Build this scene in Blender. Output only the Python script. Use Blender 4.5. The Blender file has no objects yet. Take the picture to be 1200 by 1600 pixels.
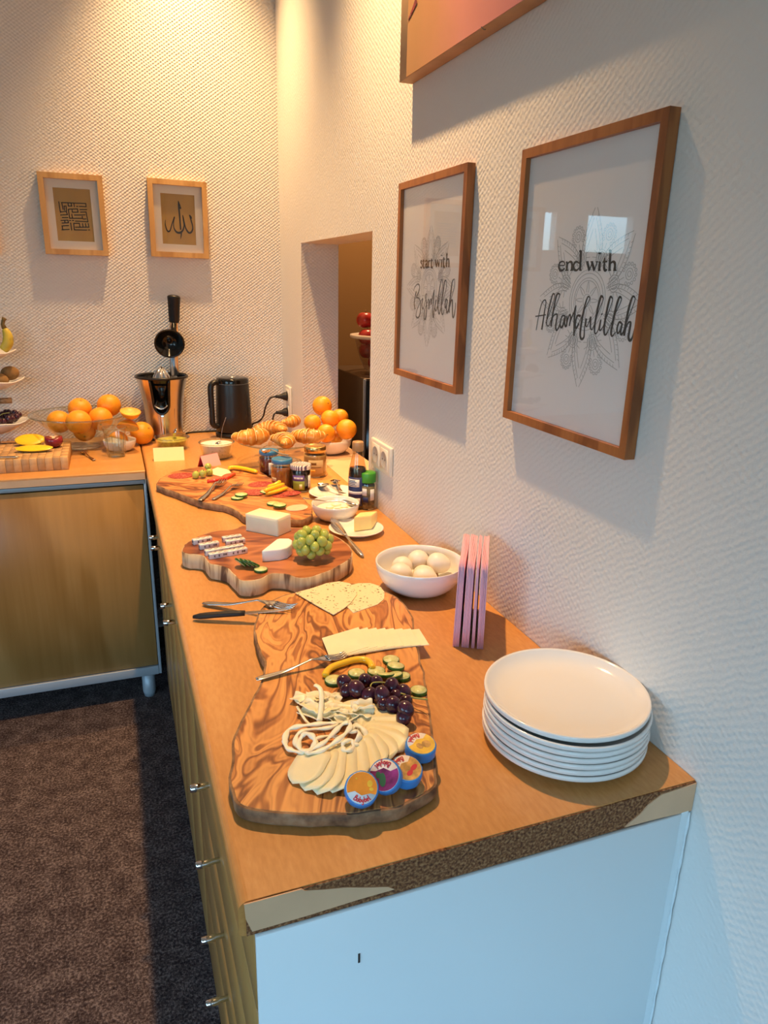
import bpy, bmesh, math, random
from mathutils import Vector, Matrix, noise
random.seed(4)
C = bpy.context.scene.collection
PI = math.pi

# ------------------------------------------------------------------ camera, sky, lamps, exposure
FPX = 1112.93                                   # focal length in pixels of the 1200x1600 frame
CAM = Vector((-.69456, -.60581, 1.53487))
YAW, PITCH, ROLL = .363218, .311615, .02411
_f = Vector((math.sin(YAW)*math.cos(PITCH), math.cos(YAW)*math.cos(PITCH), -math.sin(PITCH)))
_r0 = Vector((math.cos(YAW), -math.sin(YAW), 0)); _u0 = _r0.cross(_f)
_r = math.cos(ROLL)*_r0 + math.sin(ROLL)*_u0
_u = -math.sin(ROLL)*_r0 + math.cos(ROLL)*_u0
cam = bpy.data.cameras.new('camera'); camo = bpy.data.objects.new('camera', cam); C.objects.link(camo)
camo.matrix_world = Matrix(((_r.x, _u.x, -_f.x, CAM.x), (_r.y, _u.y, -_f.y, CAM.y), (_r.z, _u.z, -_f.z, CAM.z), (0, 0, 0, 1)))
cam.sensor_fit = 'VERTICAL'; cam.sensor_height = 24; cam.lens = FPX*24/1600; cam.clip_start = .02
bpy.context.scene.camera = camo

SKY_STRENGTH = 11.5
LAMP_A, LAMP_B, HATCH_FILL = 285, 215, 220
world = bpy.data.worlds.new('sky'); bpy.context.scene.world = world; world.use_nodes = True
_bg = world.node_tree.nodes['Background']; _bg.inputs[1].default_value = SKY_STRENGTH
_wn, _wl = world.node_tree.nodes, world.node_tree.links
_tc = _wn.new('ShaderNodeTexCoord'); _sp = _wn.new('ShaderNodeSeparateXYZ'); _rp = _wn.new('ShaderNodeValToRGB')   # pale blue sky above a dim garden
_mr = _wn.new('ShaderNodeMapRange'); _mr.inputs[1].default_value = -.10; _mr.inputs[2].default_value = .25
_wl.new(_tc.outputs['Generated'], _sp.inputs[0]); _wl.new(_sp.outputs[2], _mr.inputs[0]); _wl.new(_mr.outputs[0], _rp.inputs[0]); _wl.new(_rp.outputs[0], _bg.inputs[0])
_e = _rp.color_ramp.elements; _e[0].position = 0; _e[0].color = (.070, .080, .075, 1); _e[1].position = 1; _e[1].color = (.38, .70, 1.0, 1)
_m = _e.new(.30); _m.color = (.15, .19, .17, 1)
CEIL = 3.2
def lamp(name, loc, watts, col, size, blend, aim=None, rad=.025):
    l = bpy.data.lights.new(name, 'SPOT'); l.energy = watts; l.color = col; l.spot_size = math.radians(size); l.spot_blend = blend
    l.shadow_soft_size = rad
    o = bpy.data.objects.new(name, l); C.objects.link(o); o.location = loc
    if aim is not None:
        o.rotation_euler = (Vector(aim)-Vector(loc)).to_track_quat('-Z', 'Y').to_euler()
    return o
WARM = (1.0, .60, .27)
lamp('spot_lamp', (-.33, 1.15, 3.12), LAMP_A, WARM, 84, 1)
lamp('spot_lamp', (-.35, 2.27, 3.12), LAMP_B, WARM, 72, 1)
lamp('spot_lamp', (.70, 2.85, 2.9), HATCH_FILL, WARM, 150, 1)      # unseen fill light, added to brighten the room behind the hatch
def portal(name, loc, rot, sx, sy):
    l = bpy.data.lights.new(name, 'AREA'); l.shape = 'RECTANGLE'; l.size = sx; l.size_y = sy; l.cycles.is_portal = True
    o = bpy.data.objects.new(name, l); C.objects.link(o); o.location = loc; o.rotation_euler = rot
portal('window_portal', (-4.19, -1.4, 1.55), (0, -PI/2, 0), 1.5, 2.4)
portal('window_portal', (-2.25, -3.39, 1.5), (PI/2, 0, 0), 2.1, 1.7)
vs = bpy.context.scene.view_settings
bpy.context.scene.display_settings.display_device = 'sRGB'
vs.view_transform = 'Standard'; vs.look = 'None'; vs.exposure = 0.0; vs.gamma = 1; vs.use_curve_mapping = False
bpy.context.scene.cycles.caustics_reflective = False; bpy.context.scene.cycles.caustics_refractive = False
bpy.context.scene.cycles.max_bounces = 10; bpy.context.scene.cycles.transparent_max_bounces = 24

# ------------------------------------------------------------------ where a pixel of the photograph lies in the room
def ray(px, py): return _f + (px-600)/FPX*_r - (py-800)/FPX*_u
def at(px, py, z): d = ray(px, py); return CAM + d*((z-CAM.z)/d.z)
def atx(px, py, x): d = ray(px, py); return CAM + d*((x-CAM.x)/d.x)
def aty(px, py, y): d = ray(px, py); return CAM + d*((y-CAM.y)/d.y)

# ------------------------------------------------------------------ materials
def _new(name):
    m = bpy.data.materials.new(name); m.use_nodes = True
    nt = m.node_tree; return m, nt, nt.nodes['Principled BSDF'], nt.nodes, nt.links
def _coord(n, l, scale=(1, 1, 1), rot=(0, 0, 0)):
    tc = n.new('ShaderNodeTexCoord'); mr = n.new('ShaderNodeMapping'); mp = n.new('ShaderNodeMapping'); l.new(tc.outputs['Object'], mr.inputs[0])
    mr.inputs['Rotation'].default_value = rot; l.new(mr.outputs[0], mp.inputs[0]); mp.inputs['Scale'].default_value = scale; return mp.outputs[0]
def _noise(n, l, co, scale, detail=3, rough=.5, dist=0):
    t = n.new('ShaderNodeTexNoise'); l.new(co, t.inputs['Vector']); t.inputs['Scale'].default_value = scale
    t.inputs['Detail'].default_value = detail; t.inputs['Roughness'].default_value = rough; t.inputs['Distortion'].default_value = dist
    return t.outputs['Fac']
def _ramp(n, l, fac, stops):
    r = n.new('ShaderNodeValToRGB'); l.new(fac, r.inputs[0]); e = r.color_ramp.elements
    while len(e) < len(stops): e.new(.5)
    for k, (p, c) in enumerate(stops): e[k].position = p; e[k].color = (*c, 1)
    return r.outputs[0]
def _bump(n, l, b, h, strength, dist=.001):
    k = n.new('ShaderNodeBump'); k.inputs['Strength'].default_value = strength; k.inputs['Distance'].default_value = dist
    l.new(h, k.inputs['Height']); l.new(k.outputs[0], b.inputs['Normal'])
def _math(n, l, op, a, b=None):
    k = n.new('ShaderNodeMath'); k.operation = op
    for i, x in enumerate((a, b)):
        if x is None: continue
        if isinstance(x, (int, float)): k.inputs[i].default_value = x
        else: l.new(x, k.inputs[i])
    return k.outputs[0]
def mat(name, col, rough=.5, metal=0, trans=0, ior=1.45, sss=0, sssr=.01, coat=0, var=None, bump=None, spec=.5, stops=None):
    """plain principled; var = (scale, amount) mottles the colour; bump = (scale, strength, distance)"""
    m, nt, b, n, l = _new(name)
    b.inputs['Base Color'].default_value = (*col, 1); b.inputs['Roughness'].default_value = rough; b.inputs['Metallic'].default_value = metal
    b.inputs['Transmission Weight'].default_value = trans; b.inputs['IOR'].default_value = ior; b.inputs['Specular IOR Level'].default_value = spec
    b.inputs['Coat Weight'].default_value = coat; b.inputs['Coat Roughness'].default_value = .05
    if sss:
        b.inputs['Subsurface Weight'].default_value = sss; b.inputs['Subsurface Radius'].default_value = (1, .6, .3); b.inputs['Subsurface Scale'].default_value = sssr
    co = _coord(n, l)
    if var or stops:
        f = _noise(n, l, co, (var or (30, 0))[0], 4)
        if not stops:
            a = var[1]; stops = [(.3, tuple(max(0, c*(1-a)) for c in col)), (.7, tuple(min(1, c*(1+a)) for c in col))]
        l.new(_ramp(n, l, f, stops), b.inputs['Base Color'])
    if bump: _bump(n, l, b, _noise(n, l, co, bump[0], 4), bump[1], bump[2])
    return m
def thin_glass(name, tint=(1, 1, 1), gloss=(1, 1, 1), rough=.01, ior=1.5):
    m, nt, b, n, l = _new(name); n.remove(b)
    t = n.new('ShaderNodeBsdfTransparent'); t.inputs[0].default_value = (*tint, 1)
    g = n.new('ShaderNodeBsdfGlossy'); g.inputs[0].default_value = (*gloss, 1); g.inputs['Roughness'].default_value = rough
    lw = n.new('ShaderNodeLayerWeight'); lw.inputs[0].default_value = .5          # Schlick reflectance, the same from both sides
    f0 = ((ior-1)/(ior+1))**2
    fr = _math(n, l, 'ADD', _math(n, l, 'MULTIPLY', _math(n, l, 'POWER', lw.outputs['Facing'], 5), 1-f0), f0)
    mx = n.new('ShaderNodeMixShader'); l.new(fr, mx.inputs[0]); l.new(t.outputs[0], mx.inputs[1]); l.new(g.outputs[0], mx.inputs[2])
    l.new(mx.outputs[0], n['Material Output'].inputs[0]); return m
def wood(name, dark, mid, light, rough=.45, scale=(.3, 1, 1), freq=9, dist=5, fine=120, rot=(0, 0, 0), bump=.15, coat=0, lines=9):
    """grain along local x (before rot): contour lines of a stretched noise field make the figure, fine fibres on top"""
    m, nt, b, n, l = _new(name)
    co = _coord(n, l, scale, rot)
    f = _noise(n, l, co, freq, 2.5, .45, dist*.12)
    w = _math(n, l, 'SINE', _math(n, l, 'MULTIPLY', f, lines*2*PI))
    w2 = _math(n, l, 'SINE', _math(n, l, 'MULTIPLY', f, lines*PI*4.7))
    big = _noise(n, l, co, freq*.6, 2)
    fi = n.new('ShaderNodeMapping'); l.new(co, fi.inputs[0]); fi.inputs['Scale'].default_value = (.15, 1, 1)
    n3 = _noise(n, l, fi.outputs[0], fine, 3)
    s = _math(n, l, 'ADD', _math(n, l, 'MULTIPLY', w, .15), _math(n, l, 'MULTIPLY', w2, .10))
    s = _math(n, l, 'ADD', s, _math(n, l, 'MULTIPLY', n3, .35)); s = _math(n, l, 'ADD', s, _math(n, l, 'MULTIPLY', big, .65))
    c = _ramp(n, l, s, [(.24, dark), (.44, mid), (.62, light), (.78, tuple(min(1, x*1.12) for x in light))])
    l.new(c, b.inputs['Base Color']); b.inputs['Roughness'].default_value = rough; b.inputs['Coat Weight'].default_value = coat; b.inputs['Coat Roughness'].default_value = .2
    if bump: _bump(n, l, b, s, bump, .001)
    return m
def laminate(name, dark, mid, light, rz, rough=.33):
    m, nt, b, n, l = _new(name); co = _coord(n, l, (.12, 1, 1), (0, 0, rz)); c2 = _coord(n, l, (.3, 1, 1), (0, 0, rz))
    s = _math(n, l, 'ADD', _math(n, l, 'MULTIPLY', _noise(n, l, co, 14, 3, .5, .3), .5), _math(n, l, 'MULTIPLY', _noise(n, l, c2, 160, 3), .5))
    l.new(_ramp(n, l, s, [(.36, dark), (.5, mid), (.64, light)]), b.inputs['Base Color']); b.inputs['Roughness'].default_value = rough
    return m
def wallpaper(name, col, axes, wa, wb, strength, grain=(180, 1.2)):
    """woven glass-fibre wallpaper: staggered raised knots, painted over"""
    m, nt, b, n, l = _new(name)
    tc = n.new('ShaderNodeTexCoord'); sp = n.new('ShaderNodeSeparateXYZ'); l.new(tc.outputs['Object'], sp.inputs[0])
    wob = _noise(n, l, tc.outputs['Object'], 25, 2)
    u = _math(n, l, 'ADD', sp.outputs[axes[0]], _math(n, l, 'MULTIPLY', wob, .010)); v = _math(n, l, 'ADD', sp.outputs[axes[1]], _math(n, l, 'MULTIPLY', wob, .010))
    a = _math(n, l, 'MULTIPLY', u, PI/.0085); c = _math(n, l, 'MULTIPLY', v, PI/.0062)
    sa = _math(n, l, 'SINE', _math(n, l, 'ADD', a, c)); sb = _math(n, l, 'SINE', _math(n, l, 'SUBTRACT', a, c))
    h = _math(n, l, 'ADD', _math(n, l, 'MULTIPLY', sa, wa), _math(n, l, 'MULTIPLY', sb, wb))
    nz = _noise(n, l, tc.outputs['Object'], grain[0], 3)
    h = _math(n, l, 'ADD', h, _math(n, l, 'MULTIPLY', nz, grain[1]))
    b.inputs['Base Color'].default_value = (*col, 1); b.inputs['Roughness'].default_value = .75; b.inputs['Specular IOR Level'].default_value = .25
    _bump(n, l, b, h, strength, .0014); return m

MT = {}
MT['paper_x'] = wallpaper('wallpaper_right', (.80, .78, .75), (1, 2), .30, .30, .30, (120, 2.4))
MT['paper_y'] = wallpaper('wallpaper_back', (.80, .77, .73), (0, 2), .35, .65, .58)
MT['paint'] = mat('plain_paint', (.78, .77, .75), .8, bump=(60, .1, .001))
MT['white'] = mat('white_porcelain', (.84, .82, .79), .12, spec=.6, coat=.4)
MT['plastic_white'] = mat('cream_plastic', (.80, .77, .68), .3)
MT['socket_well'] = mat('socket_grey', (.50, .49, .46), .4)
MT['steel'] = mat('brushed_steel', (.62, .60, .57), .27, 1, bump=(300, .05, .0005))
MT['cutlery'] = mat('polished_steel', (.66, .64, .60), .16, 1)
MT['alu'] = mat('grey_aluminium', (.38, .42, .46), .45, .25)
MT['chrome'] = mat('chrome', (.75, .75, .75), .12, 1)
MT['black'] = mat('black_plastic', (.012, .011, .011), .35)
MT['black_gloss'] = mat('black_gloss', (.006, .006, .006), .12)
MT['rubber'] = mat('black_rubber', (.016, .014, .013), .55)
MT['glass'] = thin_glass('clear_glass', (.93, .95, .93), rough=.01, ior=1.55)
MT['glass_edge'] = thin_glass('glass_rim', (.82, .85, .80), ior=2.1)
MT['pane'] = thin_glass('picture_glass', (.995, 1, 1), rough=.02, ior=1.45)
MT['orange'] = mat('orange_peel', (.95, .36, .02), .38, var=(14, .10), bump=(220, .25, .001), sss=.15, sssr=.006)
MT['stem_spot'] = mat('orange_navel', (.50, .28, .04), .7)
MT['pith'] = mat('orange_pulp', (.93, .52, .10), .5, var=(60, .2), bump=(150, .5, .001))
MT['cheese'] = mat('pale_cheese', (.95, .83, .53), .42, sss=.3, sssr=.008, var=(20, .05))
MT['cheese2'] = mat('white_cheese', (.94, .86, .60), .4, sss=.3, sssr=.01, var=(25, .04))
MT['string'] = mat('string_cheese', (.95, .88, .68), .38, sss=.3, sssr=.006)
MT['butter'] = mat('butter', (.93, .76, .33), .35, sss=.4, sssr=.012, var=(30, .05), bump=(60, .2, .001))
MT['brie'] = mat('white_rind', (.90, .88, .83), .7, bump=(160, .4, .001), sss=.15, sssr=.006)
MT['grape'] = mat('green_grape', (.50, .57, .12), .18, trans=.15, sss=.5, sssr=.008, var=(40, .15), coat=.2)
MT['dgrape'] = mat('dark_grape', (.050, .012, .028), .2, var=(70, .6), coat=.25)
MT['stem'] = mat('green_stem', (.42, .40, .10), .6)
MT['stem_brown'] = mat('brown_stem', (.20, .11, .04), .7)
MT['pepper'] = mat('yellow_pepper', (.93, .55, .02), .22, coat=.4, sss=.2, sssr=.005)
MT['pepper_in'] = mat('pale_pepper', (.93, .72, .22), .4)
MT['cuke'] = mat('cucumber_flesh', (.64, .68, .26), .3, stops=[(.35, (.60, .64, .22)), (.65, (.80, .80, .44))], var=(170, .1), sss=.2, sssr=.004)
MT['rind'] = mat('cucumber_skin', (.035, .12, .015), .35, var=(120, .5))
MT['salami'] = mat('salami', (.50, .09, .05), .4, stops=[(.42, (.33, .035, .025)), (.58, (.42, .075, .05)), (.68, (.66, .30, .22))], var=(230, .1), bump=(200, .2, .0006))
MT['ham'] = mat('pale_sausage', (.86, .56, .38), .42, var=(60, .06))
MT['tomato'] = mat('tomato_skin', (.72, .035, .015), .15, coat=.4)
MT['tomato_in'] = mat('tomato_flesh', (.80, .13, .06), .25, var=(120, .4))
MT['egg'] = mat('egg_shell', (.86, .78, .66), .45, sss=.1, sssr=.005)
MT['flaky'] = mat('pale_pastry_edge', (.90, .62, .26), .5)
MT['croissant'] = mat('croissant_crust', (.72, .30, .05), .38, stops=[(.3, (.42, .13, .02)), (.5, (.72, .29, .045)), (.72, (.86, .50, .15))], var=(38, .1), coat=.2, bump=(60, .3, .002))
MT['napkin'] = mat('pink_paper', (.84, .46, .58), .85, bump=(300, .4, .0006))
MT['card_y'] = mat('yellow_card', (.90, .80, .40), .8)
MT['card_p'] = mat('pink_card', (.86, .48, .50), .8)
MT['card_red'] = mat('red_card_inside', (.55, .04, .06), .8)
MT['mango'] = mat('mango_flesh', (.95, .58, .02), .3, sss=.2, sssr=.005, bump=(80, .3, .001))
MT['mango_skin'] = mat('mango_skin', (.30, .22, .04), .35, var=(30, .4))
MT['plum'] = mat('red_fruit_skin', (.22, .012, .025), .25, var=(30, .4), coat=.3)
MT['plum_in'] = mat('red_fruit_flesh', (.90, .55, .40), .4, var=(60, .2))
MT['kiwi'] = mat('kiwi_skin', (.25, .14, .05), .85, bump=(240, .5, .001), var=(40, .25))
MT['banana'] = mat('banana_skin', (.60, .47, .06), .45, stops=[(.3, (.30, .24, .05)), (.5, (.62, .48, .06)), (.75, (.66, .52, .08))], var=(30, .1))
MT['banana_tip'] = mat('banana_stalk', (.20, .13, .04), .7)
MT['pickle'] = mat('green_pickle_relish', (.45, .40, .06), .3, var=(90, .35), bump=(120, .6, .003))
MT['dip'] = mat('white_herb_dip', (.88, .84, .74), .4, stops=[(.33, (.55, .55, .32)), (.4, (.88, .84, .74))], var=(150, .1), bump=(60, .3, .002))
MT['mozz'] = mat('soft_white_cheese', (.90, .82, .62), .3, sss=.3, sssr=.01, bump=(60, .3, .002))
MT['herb'] = mat('herb_cheese', (.86, .68, .38), .5, stops=[(.345, (.14, .13, .04)), (.385, (.86, .70, .42)), (.8, (.88, .72, .44))], var=(170, .1))
MT['bluelid'] = mat('blue_lid', (.035, .20, .42), .35, coat=.2)
MT['goldlid'] = mat('gold_lid', (.62, .42, .16), .25, .9)
MT['jam_red'] = mat('dark_red_jam', (.10, .018, .014), .12, coat=.6)
MT['jam_orange'] = mat('amber_jam', (.34, .11, .025), .12, coat=.6, var=(50, .3))
MT['jam_dark'] = mat('black_jam', (.018, .007, .010), .1, coat=.6)
MT['honey'] = mat('creamy_honey', (.50, .28, .10), .15, coat=.6)
MT['label_w'] = mat('white_label', (.78, .76, .72), .6)
MT['label_p'] = mat('purple_label', (.14, .08, .30), .5)
MT['label_g'] = mat('lime_label', (.42, .52, .07), .5)
MT['label_n'] = mat('navy_label', (.02, .03, .12), .5)
MT['label_t'] = mat('tan_label', (.60, .44, .24), .6)
MT['ink'] = mat('dark_ink', (.035, .026, .022), .7)
MT['ink_grey'] = mat('grey_ink', (.46, .43, .41), .7)
MT['greencap'] = mat('green_cap', (.06, .33, .03), .35)
MT['browncap'] = mat('tan_cap', (.42, .24, .11), .3)
MT['vinegar'] = mat('dark_vinegar', (.012, .006, .004), .08, coat=.5)
MT['bottle'] = thin_glass('bottle_glass', (.80, .72, .58), ior=1.6)
MT['spice'] = mat('dried_herbs', (.16, .13, .07), .8, var=(120, .6))
MT['blue'] = mat('blue_wax_wrapper', (.05, .25, .66), .4, bump=(80, .3, .001))
MT['p_orange'] = mat('orange_print', (.86, .30, .03), .5, var=(50, .15))
MT['p_yellow'] = mat('yellow_print', (.88, .52, .05), .5, var=(60, .2))
MT['p_purple'] = mat('plum_print', (.30, .03, .16), .5, var=(70, .5))
MT['p_green'] = mat('green_print', (.05, .16, .07), .5)
MT['p_tan'] = mat('tan_print', (.60, .32, .08), .5, var=(90, .5))
MT['p_red'] = mat('red_print', (.62, .03, .05), .5)
MT['p_white'] = mat('white_print', (.84, .80, .80), .5)
MT['wrap'] = mat('silver_paper_wrapper', (.80, .75, .72), .35, .2, bump=(150, .3, .0006))
MT['panel'] = mat('white_laminate', (.76, .82, .84), .35)
MT['plinth'] = mat('dark_underside', (.03, .03, .03), .8)
MT['beech'] = laminate('beech_laminate', (.52, .235, .062), (.58, .275, .080), (.63, .32, .105), PI/2)
MT['beech_l'] = laminate('beech_laminate_left', (.52, .235, .062), (.58, .275, .080), (.63, .32, .105), 0)
MT['edging'] = mat('pale_edge_banding', (.70, .43, .25), .5, var=(12, .08))
MT['chip'] = mat('raw_particle_board', (.20, .10, .04), .95, stops=[(.34, (.085, .026, .009)), (.5, (.22, .085, .030)), (.66, (.40, .20, .085))], var=(260, .3), bump=(170, 1, .004))
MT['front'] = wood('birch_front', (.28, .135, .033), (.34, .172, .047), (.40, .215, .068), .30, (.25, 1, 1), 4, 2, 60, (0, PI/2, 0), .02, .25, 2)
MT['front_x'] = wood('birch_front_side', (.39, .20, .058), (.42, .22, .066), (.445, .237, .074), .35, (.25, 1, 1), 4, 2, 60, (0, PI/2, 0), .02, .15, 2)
MT['olive'] = wood('olive_wood', (.20, .058, .012), (.46, .165, .038), (.68, .31, .085), .40, (.34, 1, 1), 15, 10, 110, (0, 0, math.radians(-72)), .08, 0, 7)
MT['olive2'] = wood('olive_wood_far', (.17, .045, .012), (.42, .15, .038), (.60, .26, .08), .42, (.40, 1, 1), 14, 6, 100, (0, 0, math.radians(40)), .08, 0, 4)
MT['slab'] = wood('cherry_slab', (.13, .030, .009), (.34, .105, .030), (.46, .165, .055), .36, (.5, 1, 1), 9, 6, 90, (0, 0, math.radians(10)), .08, 0, 3)
MT['bark'] = wood('live_edge', (.11, .05, .025), (.38, .24, .13), (.58, .43, .27), .7, (.22, 1, 1), 34, 4, 80, (0, PI/2, 0), .5, 0, 2)
MT['bark2'] = mat('worn_live_edge', (.24, .14, .07), .7, stops=[(.3, (.10, .045, .02)), (.55, (.27, .15, .075)), (.8, (.40, .27, .16))], var=(45, .1), bump=(80, .7, .002))
MT['bamboo'] = mat('endgrain_light', (.60, .36, .16), .55, var=(60, .12))
MT['bamboo2'] = mat('endgrain_brown', (.45, .26, .115), .55, var=(60, .15))
MT['etagere'] = wood('acacia', (.18, .09, .04), (.34, .19, .09), (.46, .29, .15), .5, (.3, 1, 1), 14, 4, 80, (0, PI/2, 0), .05)
MT['frame_b'] = wood('brown_frame', (.22, .07, .018), (.33, .112, .03), (.40, .15, .042), .4, (.2, 1, 1), 22, 3, 90, (0, PI/2, 0), .05, 0, 2)
MT['frame_l'] = wood('oak_frame', (.52, .27, .085), (.60, .33, .11), (.68, .40, .15), .45, (.2, 1, 1), 20, 3, 90, (0, PI/2, 0), .03, 0, 2)
MT['poster'] = mat('poster_paper', (.95, .91, .91), .45, bump=(9, .35, .01))
MT['mount'] = mat('cream_mount', (.84, .76, .66), .7)
MT['gold_paper'] = mat('ochre_paper', (.50, .29, .07), .6, var=(12, .10))
def canvas_paint():
    m, nt, b, n, l = _new('pink_painted_canvas'); tc = n.new('ShaderNodeTexCoord'); sp = n.new('ShaderNodeSeparateXYZ'); l.new(tc.outputs['Object'], sp.inputs[0])
    nz = _noise(n, l, tc.outputs['Object'], 6, 5, .6); y = _math(n, l, 'ADD', sp.outputs[1], _math(n, l, 'MULTIPLY', nz, .16))
    mr = n.new('ShaderNodeMapRange'); mr.inputs[1].default_value = .66; mr.inputs[2].default_value = 1.10; l.new(y, mr.inputs[0])
    l.new(_ramp(n, l, mr.outputs[0], [(0, (.60, .22, .24)), (.45, (.62, .26, .23)), (.75, (.48, .24, .13)), (1, (.40, .22, .10))]), b.inputs['Base Color']); b.inputs['Roughness'].default_value = .6
    _bump(n, l, b, nz, .3, .003); return m
MT['canvas'] = canvas_paint()
MT['canvas_side'] = mat('tan_canvas_edge', (.50, .32, .17), .6, var=(14, .12))
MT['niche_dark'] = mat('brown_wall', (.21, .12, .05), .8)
MT['steel_dark'] = mat('dark_appliance_steel', (.10, .07, .055), .35, .7)
MT['tub'] = thin_glass('cloudy_plastic', (.78, .74, .74), ior=1.5, rough=.25)
MT['tub_rim'] = mat('cloudy_plastic_rim', (.55, .48, .46), .35)
MT['apple'] = mat('red_apple', (.33, .022, .022), .3, var=(16, .45), coat=.2)
def carpet():
    m, nt, b, n, l = _new('speckled_carpet'); co = _coord(n, l)
    a = _noise(n, l, co, 150, 4, .75); c = _noise(n, l, co, 22, 2)
    s = _math(n, l, 'ADD', _math(n, l, 'MULTIPLY', a, .8), _math(n, l, 'MULTIPLY', c, .2))
    l.new(_ramp(n, l, s, [(.38, (.022, .014, .016)), (.5, (.085, .060, .058)), (.62, (.26, .20, .185))]), b.inputs['Base Color'])
    b.inputs['Roughness'].default_value = .95; b.inputs['Specular IOR Level'].default_value = .1; _bump(n, l, b, a, 1, .006); return m
MT['carpet'] = carpet()
def stripes():
    m, nt, b, n, l = _new('striped_lid'); co = _coord(n, l, (1, 1, 1), (0, 0, .9))
    w = n.new('ShaderNodeTexWave'); w.bands_direction = 'X'; l.new(co, w.inputs[0]); w.inputs['Scale'].default_value = 42
    l.new(_ramp(n, l, w.outputs['Fac'], [(.45, (.10, .06, .12)), (.55, (.82, .78, .74))]), b.inputs['Base Color']); b.inputs['Roughness'].default_value = .35; return m
MT['stripes'] = stripes()

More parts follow.
